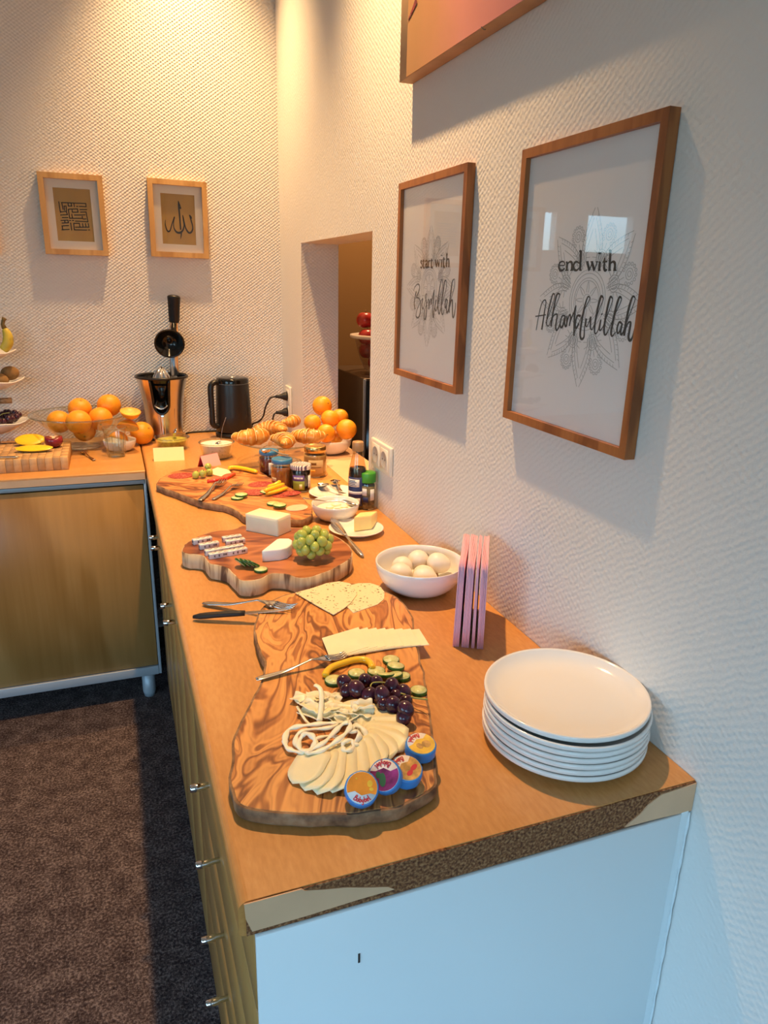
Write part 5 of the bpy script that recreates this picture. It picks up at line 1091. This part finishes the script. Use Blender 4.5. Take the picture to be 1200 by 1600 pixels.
def croissant(label, pos, rz, s=1, tilt=0):
    global CR
    if CR is None:
        CR = thing('croissant', label, 'croissant', pos, rz, 'croissants')
        m = MB(); N = 64; path = []; rad = []
        for i in range(N+1):
            q = i/N*2-1; ang = q*1.15; path.append((.052*math.sin(ang), .03-.052*math.cos(ang)+.022, .020)); seg = (abs(q)*4.2) % 1
            rad.append(.0285*(1-abs(q)**1.7*.72)*(.84+.20*(seg**.6)))
        m.tube(path, rad, 16, flat=.86); m.build('crust', 'croissant', CR)
        m = MB()
        for i in range(-3, 4):
            q = i/3.6; ang = q*1.15; r = .0285*(1-abs(q)**1.7*.72)*1.02; c = Vector((.052*math.sin(ang), .03-.052*math.cos(ang)+.022, .020)); ta = Vector((math.cos(ang), math.sin(ang), 0)); no = Vector((-math.sin(ang), math.cos(ang), 0))
            m.tube([c+no*r*math.cos(b)+Vector((0, 0, r*.86*math.sin(b)))+ta*.006*math.cos(b*1.0) for b in [PI*(-.05)+1.1*PI*k/12 for k in range(13)]], .0014, 6)
        m.build('layer_edges', 'flaky', CR); o = CR
    else: o = dup(CR, label)
    o.location = pos; o.rotation_euler = (tilt, 0, rz); o.scale = (s, s, s); return o
zc = W+SH+.0145
croissant('croissant at the kettle side of the glass stand', at(397, 694, zc), .25, 1.28)
croissant('croissant lying crosswise at the back of the glass stand', at(430, 684, zc)+Vector((.0, .045, .004)), 2.6, 1.15)
croissant('croissant pointing forward in the middle of the glass stand', at(446, 698, zc), 1.75, 1.12)
croissant('croissant at the orange bowl side of the glass stand', at(482, 692, zc), -.35, 1.15)
croissant('croissant behind the middle one on the glass stand', at(462, 684, zc)+Vector((.016, .105, .022)), .9, .95)

# ------------------------------------------------------------------ electric citrus press
jc = Vector((-.517, 2.425, W+.0003)); ja = math.atan2(CAM.y-jc.y, CAM.x-jc.x)-.10
t = thing('citrus_press', 'tall brushed steel electric citrus press with raised black lever arm', 'juicer', jc, ja)
prof = [(.068, .010), (.070, .013), (.0715, .05), (.074, .10), (.079, .15), (.087, .20), (.0955, .235), (.1005, .2545)]
def prz(z):
    for (r0, z0), (r1, z1) in zip(prof[:-1], prof[1:]):
        if z <= z1: return r0+(r1-r0)*(z-z0)/(z1-z0)
    return prof[-1][0]
N = 96; zsx = [.010+i*.0122 for i in range(21)]
vs = [(prz(z)*math.cos(2*PI*i/N), prz(z)*math.sin(2*PI*i/N), z) for i in range(N) for z in zsx]; fs = []
def notch(a, z):
    if z < .118: return False
    w = .36 if z > .15 else .36*math.sqrt(max(0, 1-((.15-z)/.032)**2)); return abs(a) < w
for i in range(N):
    a = 2*PI*(i+.5)/N; a = a-2*PI if a > PI else a
    for j in range(20):
        if not notch(a, (zsx[j]+zsx[j+1])/2): fs.append([i*21+j, ((i+1) % N)*21+j, ((i+1) % N)*21+j+1, i*21+j+1])
MB().add(vs, fs).build('body', 'steel', t)
MB().lathe([(.0, .11), (.064, .11), (.060, .20), (.082, .215), (.092, .245), (.098, .252)], 48).build('juice_bowl', 'black_gloss', t)
MB().lathe([(.0985, .249), (.1035, .2515), (.1045, .256), (.1015, .260), (.096, .257), (.094, .250)], 64, closed=True).build('rim_ring', 'black', t)
U = []
for i in range(9): U.append((.37, .250-.0105*i))
for i in range(1, 12): q = PI*i/12; U.append((.37*math.cos(q), .155-.040*math.sin(q)))
for i in range(9): U.append((-.37, .166+.0105*i))
MB().tube([((prz(z)+.002)*math.cos(a), (prz(z)+.002)*math.sin(a), z) for a, z in U], .0055, 8).build('spout_frame', 'black_gloss', t)
MB().grid(lambda u, v: Vector(((.070+.032*u)*math.cos((v-.5)*.55), (.070+.032*u)*math.sin((v-.5)*.55)*.9, .160-.022*u+.012*(2*v-1)**2)), 6, 8, thick=.0015).build('spout', 'cutlery', t)
MB().grid(lambda u, v: Vector((prz(.012+u*.105)*1.004*math.cos((v-.5)*.22), prz(.012+u*.105)*1.004*math.sin((v-.5)*.22), .012+u*.105)), 6, 4, thick=-.001).build('chrome_strip', 'chrome', t)
for a in (.9, -.9, 2.4, -2.4): MB().lathe([(0, 0), (.016, 0), (.018, .006), (.014, .012), (0, .012)], 14, Matrix.Translation((.058*math.cos(a), .058*math.sin(a), 0))).build('foot', 'black', t)
MB().lathe([(.092, .228), (.070, .224), (.036, .222), (.0, .222)], 40).build('strainer', 'steel', t)
MB().lathe([(.037, .222), (.036, .236), (.029, .258), (.017, .279), (.006, .291), (0, .294)], 64, wob=lambda a, j: 1+.10*math.cos(10*a)*(j > 0)).build('reamer', 'chrome', t)
inv_t = Matrix.LocRotScale(t.location, t.rotation_euler, None).inverted()
def L3(px, py, y): return inv_t @ aty(px, py, y)
hp = [L3(273, 592, 2.494), L3(272, 560, 2.492), L3(272, 520, 2.482), L3(272, 500, 2.470)]
MB().tube(smooth_path(hp, 4), .0185, 12, flat=.35, up=(1, 0, 0)).build('lever_arm', 'chrome', t)
hp = [L3(272, 504, 2.472), L3(272, 495, 2.469), L3(271.7, 480, 2.463), L3(271.5, 468, 2.458), L3(271.5, 463.5, 2.4565), L3(271.5, 461.5, 2.456), L3(271.5, 460.5, 2.4558)]
MB().tube(smooth_path(hp, 4), [.0175]+[.0205+.0045*i/12 for i in range(15)]+[.0245, .0235, .022, .020, .0175, .015, .011, .007, .002], 14, flat=.6, up=(1, 0, 0)).build('handle', 'black', t)
cpos = L3(265, 537, 2.415); dirn = (inv_t.to_3x3() @ Vector((CAM.x-aty(265, 537, 2.4).x, CAM.y-2.4, -.75))).normalized()
Mx = Matrix.Translation(cpos) @ dirn.to_track_quat('Z', 'Y').to_matrix().to_4x4()
MB().lathe([(0, -.052), (.020, -.050), (.040, -.030), (.055, -.004), (.059, .0), (.0575, .002), (.052, -.002), (.036, -.026), (.016, -.040), (.008, -.040), (.006, -.034), (0, -.033)], 44, Mx).build('press_cone', 'black_gloss', t)
# ------------------------------------------------------------------ kettle
kc = Vector((-.236, 2.417, W)); ka = math.atan2(CAM.y-kc.y, CAM.x-kc.x)
t = thing('kettle', 'matt black electric kettle standing by the back wall', 'kettle', kc, ka-1.15)
MB().lathe([(0, .001), (.074, .001), (.078, .004), (.078, .014), (.072, .019), (0, .019)], 44).build('power_base', 'black', t)
MB().lathe([(0, .021), (.072, .021), (.0745, .025), (.073, .09), (.0695, .17), (.0675, .218), (.0665, .222)], 48).build('body', 'black', t)
MB().lathe([(.0672, .2225), (.0672, .236), (.064, .243), (.05, .246), (.018, .247), (0, .247)], 48).build('lid', 'black_gloss', t)
MB().lathe([(.016, .247), (.015, .2485), (0, .2487)], 24).build('lid_button', 'steel', t)
hpath = [(.055, 0, .226), (.075, 0, .229), (.090, 0, .222), (.097, 0, .205), (.097, 0, .13), (.0965, 0, .07), (.094, 0, .056), (.084, 0, .048), (.070, 0, .048)]
MB().tube(smooth_path(hpath, 4), .0145, 12, flat=.8).build('handle', 'black', t)
MB().box((.1075, -.0025, .075), (.1105, .0025, .125), .0006, 1).build('level_window', 'alu', t)
m = MB(); m.lathe([(.0669, .2218), (.0674, .2226), (.0669, .2232)], 44); m.build('lid_seam', 'alu', t)
# ------------------------------------------------------------------ cables and plugs
def plug(label, z, path):
    t = thing('power_plug', label, 'plug', (0, 2.385, z))
    MB().lathe([(0, .0), (.018, .0), (.0185, .004), (.017, .012), (.011, .022), (.0075, .036), (.0065, .048), (0, .049)], 20, Matrix.Translation((-.0135, 0, 0)) @ Matrix.Rotation(-PI/2, 4, 'Y') @ Matrix.Rotation(0, 4, 'Z')).build('plug_body', 'rubber', t)
    MB().tube(smooth_path([Vector(p)-Vector((0, 2.385, z)) for p in path], 8), .0036, 8).build('cord', 'rubber', t)
plug('upper black plug with cord running towards the kettle', 1.064, [(-.060, 2.385, 1.064), (-.085, 2.385, 1.058), (-.105, 2.39, 1.02), (-.112, 2.41, .978), (-.128, 2.432, .952), (-.152, 2.446, .940), (-.150, 2.45, .922), (-.11, 2.455, .924), (-.088, 2.46, .940), (-.075, 2.455, .928), (-.10, 2.445, .911), (-.15, 2.462, .9045)])
plug('lower black plug with cord hanging down to the worktop', .996, [(-.060, 2.385, .996), (-.072, 2.385, .985), (-.076, 2.39, .950), (-.062, 2.42, .915), (-.055, 2.45, .9045), (-.060, 2.48, .9045), (-.09, 2.502, .9045), (-.145, 2.508, .9045), (-.22, 2.512, .9045), (-.34, 2.508, .9045), (-.41, 2.50, .9045), (-.43, 2.48, .9045)])
# ------------------------------------------------------------------ small glass dishes and tent cards
def dish(name, label, c, R, r, h, fill, fh, grp):
    t = thing(name, label, 'dish', c, 0, grp)
    MB().lathe([(0, .001), (r, .001), (r+.003, .004), (R-.001, h-.003), (R+.001, h-.001), (R+.001, h), (R-.0025, h), (r, .006), (0, .005)], 44).build('glass_body', 'glass', t)
    MB().lathe([(R-.0025, h-.001), (R+.0012, h-.0015), (R+.0016, h+.0005), (R-.001, h+.0018), (R-.003, h+.0006)], 44, closed=True).build('rim', 'glass_edge', t); return t
def filled(name, label, cat, c, R, r, h, fh, mt, seed):
    rr = r+(R-r)*fh/h-.004
    m = MB().lathe([(0, .007), (r-.002, .007), (rr, fh)], 40)
    m.grid(lambda u, v: Vector((rr*u*math.cos(2*PI*v), rr*u*math.sin(2*PI*v), fh+.005*(1-u**4)*(.6+noise.noise(Vector((u*2.5*math.cos(2*PI*v)*3, u*2.5*math.sin(2*PI*v)*3, seed)))))), 8, 40)
    o = m.build(name, mt, None, c); return tag(o, label, cat)
d1 = Vector((-.507, 2.225, W)); dish('glass_dish', 'small clear glass dish of green relish behind the yellow card', d1, .066, .052, .046, 0, 0, 'glass dishes')
filled('relish', 'chopped green relish inside the glass dish behind the yellow card', 'relish', d1, .066, .052, .046, .036, 'pickle', 1)
o = spoon_mesh(.11, .012, .034).build('teaspoon', 'cutlery'); span(o, d1+Vector((.030, -.010, .066)), d1+Vector((.012, .0, .038))+Vector((.0, 0, 0)), (0, 1, .2)); o.location = d1+Vector((.045, -.03, .100)); span(o, d1+Vector((.014, -.008, .155)), d1+Vector((.006, .006, .049)), (1, 0, 0)); tag(o, 'teaspoon standing upright in the green relish', 'spoon')
d2 = Vector((-.362, 2.030, W)); dish('glass_dish', 'small clear glass dish of white dip behind the pink card', d2, .064, .050, .060, 0, 0, 'glass dishes')
filled('dip', 'white herb dip heaped in the glass dish behind the pink card', 'dip', d2, .064, .050, .060, .054, 'dip', 2)
o = spoon_mesh(.12, .011, .030).build('teaspoon', 'cutlery'); span(o, d2+Vector((.030, .004, .125)), d2+Vector((.004, -.010, .066)), (1, 0, 0)); o.location = d2+Vector((.036, .006, .150)); tag(o, 'teaspoon sticking up from the white dip', 'spoon')
def tent(label, c, w, h, rz, mt, inner=None):
    t = thing('tent_card', label, 'card', c, rz)
    a = h*.45
    def leaf(s, nm, mm):
        vs = [(-w/2, s*a, 0), (w/2, s*a, 0), (w/2, 0, h), (-w/2, 0, h)]; d = Vector((0, -s*h, -a)).normalized()*.0006
        MB().add(vs+[tuple(Vector(v)+d) for v in vs], [(0, 1, 2, 3), (7, 6, 5, 4), (0, 4, 5, 1), (1, 5, 6, 2), (3, 2, 6, 7), (0, 3, 7, 4)], False).build(nm, mm, t)
    leaf(-1, 'front_leaf', mt); leaf(1, 'back_leaf', inner or mt); return t
tent('blank-looking yellow folded tent card in front of the relish dish', Vector((-.533, 2.045, W)), .107, .046, -.05, 'card_y')
tent('pink folded tent card standing crooked in front of the dip dish', Vector((-.405, 1.915, W)), .075, .042, .55, 'card_p', 'card_red')
# ------------------------------------------------------------------ oranges
OR = None
def orange(label, p, r, grp, rot=(0, 0, 0), squash=1):
    global OR
    if OR is None:
        OR = thing('orange', label, 'orange', p, 0, grp)
        MB().ell((0, 0, 0), (1, 1, .97), 28, 18, fn=lambda q: q*(1-.03*max(0, q.z-.9)*10)).build('peel', MT['orange'], OR)
        MB().ell((0, 0, .958), (.10, .10, .018), 10, 5).build('navel', 'stem_spot', OR); o = OR
    else: o = dup(OR, label, p, group=grp)
    o.location = p; o.scale = (r, r, r*squash); o.rotation_euler = rot; return o
G1 = 'oranges in the white bowl by the hatch'
ob = Vector((.068, 2.0, W)); o = MB().lathe(bowl_prof(.082, .056, .030), 52).build('fruit_bowl', 'white', None, ob); tag(o, 'small white bowl piled with oranges on the hatch sill', 'bowl')
Q1 = [(505, 637, 2.04, .038), (489, 661, 1.985, .032), (515, 655, 1.99, .034), (531, 652, 2.058, .034), (509, 676, 1.95, .035), (538, 671, 1.965, .040), (526, 682, 2.005, .028)]
S1P = settle([aty(x, y, d) for x, y, d, r in Q1], [q[3] for q in Q1], ob, [(0, .0055), (.030, .006), (.055, .018), (.070, .034), (.079, .056)])
for p, (x, y, d, r), lab, rot in zip(S1P, Q1,
    ['orange crowning the pile, its stalk mark showing', 'orange at the croissant side of the pile', 'orange in the middle of the pile just below the top one', 'orange at the back of the pile, mostly covered', 'orange at the front of the pile with its navel facing out', 'big orange on the hatch side, resting on the bowl rim', 'orange deep in the white bowl between the two front ones'], [(1.1, 0, .5), (.2, 0, 0), (0, .3, 0), (0, 0, 0), (1.5, 0, -.1), (2.6, 0, 0), (0, 0, 0)]):
    orange(lab, p, r, G1, rot)
# big glass bowl
gb = Vector((-.828, 2.335, W)); GR, GH = .182, .132
t = thing('glass_bowl', 'big clear glass bowl of oranges against the back wall', 'bowl', gb)
go = [(0, .001), (.056, .001), (.062, .006), (.073, .024), (.100, .058), (.140, .094), (GR-.006, GH-.006), (GR, GH)]
MB().lathe(go+[(GR-.004, GH), (.136, .096), (.096, .061), (.069, .028), (.058, .010), (0, .006)], 64).build('bowl_wall', 'glass', t)
MB().lathe([(GR-.006, GH-.002), (GR+.001, GH-.004), (GR+.002, GH), (GR-.001, GH+.002), (GR-.005, GH+.001)], 64, closed=True).build('rim', 'glass_edge', t)
m = MB(); m.tube([(.061*math.cos(2*PI*k/48), .061*math.sin(2*PI*k/48), .004) for k in range(48)], .0018, 6, True); m.build('base_ring', 'glass_edge', t)
G2 = 'oranges in the big glass bowl'
Q2 = [(170, 634, 2.375, .045), (126, 644, 2.375, .044), (155, 655, 2.305, .045), (90, 664, 2.30, .043), (123, 671, 2.235, .046), (132, 667, 2.345, .042)]
S2P = settle([aty(x, y, d) for x, y, d, r in Q2], [q[3] for q in Q2], gb, [(0, .007), (.058, .011), (.068, .028), (.095, .061), (.135, .096), (.176, .132)])
for p, (x, y, d, r), lab, rot in zip(S2P, Q2,
    ['orange lying highest, at the press side of the glass bowl', 'orange at the back of the glass bowl with a small stalk hole', 'orange resting on the front ones beneath the highest', 'orange at the fruit stand end of the glass bowl', 'orange at the very front, against the glass', 'orange in the depths of the glass bowl, hidden by the rest'], [(0, 0, 0), (.5, 0, .4), (1.9, 0, 0), (2.5, 0, 0), (2.8, 0, 0), (2, 0, 0)]):
    orange(lab, p, r, G2, rot)
# white bowl of squeezed halves, drinking glass
wbp = Vector((-.697, 2.243, W)); o = MB().lathe(bowl_prof(.060, .042, .026), 48).build('peel_bowl', 'white', None, wbp); tag(o, 'small white bowl of squeezed orange halves behind the drinking glass', 'bowl')
def half(label, p, r, rot):
    t = thing('orange_half', label, 'orange', p, 0, 'squeezed orange halves'); t.rotation_euler = rot
    MB().lathe([(0, -r*.8), (r*.4, -r*.72), (r*.75, -r*.48), (r*.95, -r*.15), (r, 0), (r*.93, 0), (r*.88, -r*.12)], 28).build('peel', 'orange', t)
    MB().lathe([(r*.93, .0), (r*.86, -.004), (r*.5, -r*.3), (0, -r*.36)], 24).build('pulp', 'pith', t); return t
half('squeezed orange half on top, cut side up', Vector((-.650, 2.210, W+.154)), .038, (.25, .1, 0))
half('squeezed orange half in the middle of the stack, dome towards the glass', Vector((-.664, 2.222, W+.090)), .040, (2.6, .2, 0))
half('squeezed orange half at the bottom, dome down in the bowl', Vector((-.700, 2.240, W+.046)), .036, (2.9, .3, 0))
orange('dull yellowish orange on the worktop between white bowl and citrus press', Vector((-.612, 2.330, W+.0455)), .0455, None, (.6, .8, 0), 1.0)
gl = Vector((-.712, 2.148, W))
t = thing('drinking_glass', 'small fluted drinking glass, empty, on the back worktop', 'glass', gl)
MB().lathe([(0, .001), (.029, .001), (.031, .003), (.034, .05), (.037, .085), (.0435, .106), (.0445, .108), (.0425, .1085), (.0355, .086), (.0315, .052), (.027, .014), (0, .011)], 40, wob=lambda a, j: 1+(.022*abs(math.cos(5*a)) if 1 < j < 5 else 0)).build('glass_wall', 'glass', t)
m = MB(); m.lathe([(.0425, .1075), (.0448, .107), (.0448, .1085), (.0430, .1092)], 40, closed=True); m.lathe([(.026, .010), (.0305, .002), (.031, .004), (.027, .012)], 36, closed=True); m.build('rims', 'glass_edge', t)
m = MB()
for k in range(10): a = 2*PI*k/10; m.tube([(.0318*math.cos(a), .0318*math.sin(a), .006), (.0345*math.cos(a), .0345*math.sin(a), .05), (.0368*math.cos(a), .0368*math.sin(a), .080)], .0012, 5)
m.build('flutes', 'glass_edge', t)
o = spoon_mesh(.14, .010, .030).build('teaspoon', 'cutlery'); span(o, at(148, 720, W+.001), at(104, 693, W+.004)); tag(o, 'teaspoon on the worktop between cutting board and drinking glass', 'spoon')
# ------------------------------------------------------------------ cutting board with fruit
t = thing('cutting_board', 'thick end-grain cutting board of light and brown wooden blocks', 'board', (-1.06, 2.115, W))
NX, NY = 16, 11; sx, sy = .384/NX, .260/NY; blk = {}
for i in range(NX):
    for j in range(NY):
        mt = 'bamboo' if (i+j*5+(i*j) % 3) % 2 else 'bamboo2'; x0 = -.192+i*sx; y0 = -.130+j*sy
        if mt not in blk: o = MB().box((.0002, .0002, 0), (sx-.0002, sy-.0002, .045), .0009, 1).build('wood_block', mt, t); blk[mt] = o
        else: o = blk[mt].copy(); C.objects.link(o); o.parent = t
        o.location = (x0, y0, random.choice((0, .0002, .0004)))
CB = W+.0456
def mango(label, p, rz, L, w, tilt, h):
    t = thing('mango_half', label, 'mango', p, rz, 'cut mango pieces'); t.rotation_euler = (tilt, 0, rz)
    MB().lathe([(0, -h), (.5, -h*.86), (.85, -h*.5), (1, 0)], 30, Matrix.Diagonal((L, w, 1, 1))).build('skin', 'mango_skin', t)
    MB().lathe([(.985, -.0005), (.9, .002), (.5, .003), (0, .003)], 30, Matrix.Diagonal((L, w, 1, 1)), wob=lambda a, j: 1+.02*math.sin(7*a)).build('flesh', 'mango', t); return t
mango('rounded mango half with its yellow cut face tipped up', at(47, 687, CB+.02)+Vector((0, 0, .001)), .05, .050, .030, .55, .018)
mango('long mango piece with a bitten-looking cut edge, in front of the other', at(53, 700, CB+.013), -.12, .062, .024, .25, .012)
t = thing('plum_piece', 'dark red stone fruit with a piece cut out, beside the mango', 'plum', at(84, 690, CB+.02))
m = MB().ell((0, 0, .004), (.031, .029, .026), 24, 16, fn=lambda q: Vector((q.x, q.y, q.z if q.z < .35 else .35+.45*abs(q.x)*.6))); m.build('skin', 'plum', t)
MB().lathe([(.024, .0165), (.012, .0145), (0, .0135)], 20, wob=lambda a, j: 1+.1*math.sin(3*a)).build('flesh', 'plum_in', t)
t = thing('table_knife', 'steel table knife lying on the end-grain cutting board', 'knife'); p0 = at(30, 716, CB+.0005); p1 = p0+Vector((-.19, .035, 0)); knife_parts(t, .195, .10, False); span(t, p0, p1)
# ------------------------------------------------------------------ tiered fruit stand
ec = Vector((-1.145, 2.375, W)); t = thing('fruit_stand', 'three-tier wooden fruit stand with white leaf-shaped bowls', 'stand', ec)
MB().lathe([(.013, .012), (.013, .43)], 16).build('pole', 'etagere', t)
MB().box((-.10, -.012, 0), (.115, .012, .022), .004).build('foot_bar', 'etagere', t); MB().box((-.012, -.11, .0), (.012, .10, .022), .004).build('foot_bar', 'etagere', t)
for z, l in ((.185, .085), (.335, .06)): MB().lathe([(0, 0), (.011, .001), (.011, l-.001), (0, l)], 14, Matrix.Translation((0, -.015, z)) @ Matrix.Rotation(PI/2, 4, 'Y')).build('peg', 'etagere', t)
def leaf_bowl(R, z, h):
    def fn(u, v): a = 2*PI*v; r = R*u*(1+.05*math.cos(2*a)+.03*math.cos(5*a)*u); return Vector((r*math.cos(a), r*math.sin(a)*.9, z+h*u**2.2*(1+.25*math.cos(a)+.12*math.cos(5*a))))
    MB().grid(fn, 10, 48, thick=-.004).build('leaf_bowl', 'white', t)
TI = [(.132, .058, .044), (.128, .215, .038), (.113, .325, .032)]
for a in TI: leaf_bowl(*a)
# bananas
BA = None
for k, (dx, dy, rz, lab) in enumerate(((.035, -.02, .05, 'spotted green-yellow banana nearest the glass bowl, on the top tier'), (-.02, .02, .6, 'green-yellow banana behind another on the top tier'), (-.065, -.035, 1.1, 'green-yellow banana farthest from the glass bowl on the top tier'))):
    p = ec+Vector((dx, dy, .362))
    if BA is None:
        BA = thing('banana', lab, 'banana', p, rz, 'bananas on the top tier'); P = smooth_path([(.045, -.01, .008), (.062, -.01, .030), (.066, -.005, .056), (.058, 0, .084)], 5); n = len(P)
        MB().tube(P, [.006+.013*math.sin(PI*min(1, .15+.85*i/(n-1)))**.6 for i in range(n)], 10).build('peel', 'banana', BA)
        MB().tube([P[-1], Vector((.054, 0, .098)), Vector((.058, .002, .112)), Vector((.063, .003, .120))], [.009, .0065, .0065, .009], 8).build('stalk', 'banana_tip', BA); o = BA
    else: o = dup(BA, lab, p, rz)
KW = None
for k, (x, y, z, lab) in enumerate(((.052, -.030, .262, 'brown kiwi on the middle tier nearest the glass bowl'), (.086, .022, .281, 'brown kiwi behind the front one on the middle tier'), (-.03, -.045, .262, 'brown kiwi at the pole of the middle tier'))):
    p = ec+Vector((x, y, z))
    if KW is None:
        KW = thing('kiwi', lab, 'kiwi', p, 0, 'kiwis on the middle tier'); MB().ell((0, 0, 0), (.034, .026, .026), 20, 14).build('skin', 'kiwi', KW); MB().ell((.0335, 0, 0), (.002, .005, .005), 8, 6).build('stalk_end', 'stem_brown', KW); o = KW
    else: o = dup(KW, lab, p, .6*k)
t = thing('grape_bunch', 'dark grapes piled in the lowest bowl of the fruit stand', 'grapes', ec+Vector((0, 0, .075))); g0 = None; rr = random.Random(3)
for k in range(46):
    a = rr.uniform(-2.4, 1.2); r = .036+.066*math.sqrt(rr.random()); z = .012+.066*(r/.132)**2.0+.030*(1-r/.11)*rr.random()
    if g0 is None: g0 = MB().ell((0, 0, 0), (.0115, .0115, .0125), 12, 9).build('grape', 'dgrape', t); o = g0
    else: o = g0.copy(); C.objects.link(o); o.parent = t
    o.location = (r*math.cos(a), r*math.sin(a)*.9, z)
m = MB(); m.tube(smooth_path([(.03, -.05, .05), (.05, -.05, .066), (.075, -.045, .070)]), .0013, 5); m.build('stem', 'stem', t)
# ------------------------------------------------------------------ behind the hatch
t = thing('appliance', 'tall dark steel appliance behind the hatch with a bright front edge', 'appliance', (0, 0, 0))
MB().box((.303, 2.30, 0), (.80, 2.80, 1.142), .004, 2).build('housing', 'steel_dark', t)
MB().box((.300, 2.292, .02), (.312, 2.30, 1.140), .001, 1).build('edge_trim', 'alu', t)
MB().box((.313, 2.288, .02), (.79, 2.299, 1.136), .002, 1).build('black_front', 'black_gloss', t)
tc = Vector((.478, 2.50, 1.1435)); t = thing('plastic_tub', 'cloudy plastic tub of red apples on the appliance behind the hatch', 'tub', tc)
MB().lathe([(0, .001), (.085, .001), (.10, .012), (.125, .07), (.142, .135), (.145, .155)], 44).build('tub_wall', 'tub', t)
MB().lathe([(.143, .150), (.165, .152), (.168, .158), (.166, .166), (.150, .168), (.146, .158)], 44, closed=True).build('rim', 'tub_rim', t)
AP = None
QA = [(-.060, -.035, .052), (.03, -.045, .05), (.0, .05, .05), (-.085, .02, .105), (-.055, -.075, .115), (.05, .03, .12), (-.075, -.01, .172), (-.020, -.03, .226)]
QA = settle([tc+Vector(q) for q in QA[:6]]+[aty(564, 524, 2.50), aty(571, 509, 2.51)], [.041]*6+[.0405]*2, tc, [(0, .002), (.083, .003), (.098, .014), (.122, .071), (.139, .136), (.142, .155)])
for k, (p, lab) in enumerate(zip(QA, ('red apple low in the tub at its near side', 'red apple low in the tub towards the wall edge', 'red apple at the back of the tub bottom', 'red apple pressed against the tub side halfway up', 'red apple in the front middle of the tub', 'red apple in the upper middle of the tub', 'dark red apple heaped above the tub rim', 'dark red apple on the very top of the heap'))):
    if AP is None:
        AP = thing('apple', lab, 'apple', p, 0, 'red apples in the tub')
        MB().ell((0, 0, 0), (.0405, .0405, .0375), 20, 14, fn=lambda q: q*(1-.25*max(0, abs(q.z)-.85)*4*(1 if q.z > 0 else .6))).build('skin', 'apple', AP); MB().tube([(0, 0, .030), (.002, 0, .044)], .0016, 6).build('stalk', 'stem_brown', AP)
    else: dup(AP, lab, p, k*.9)
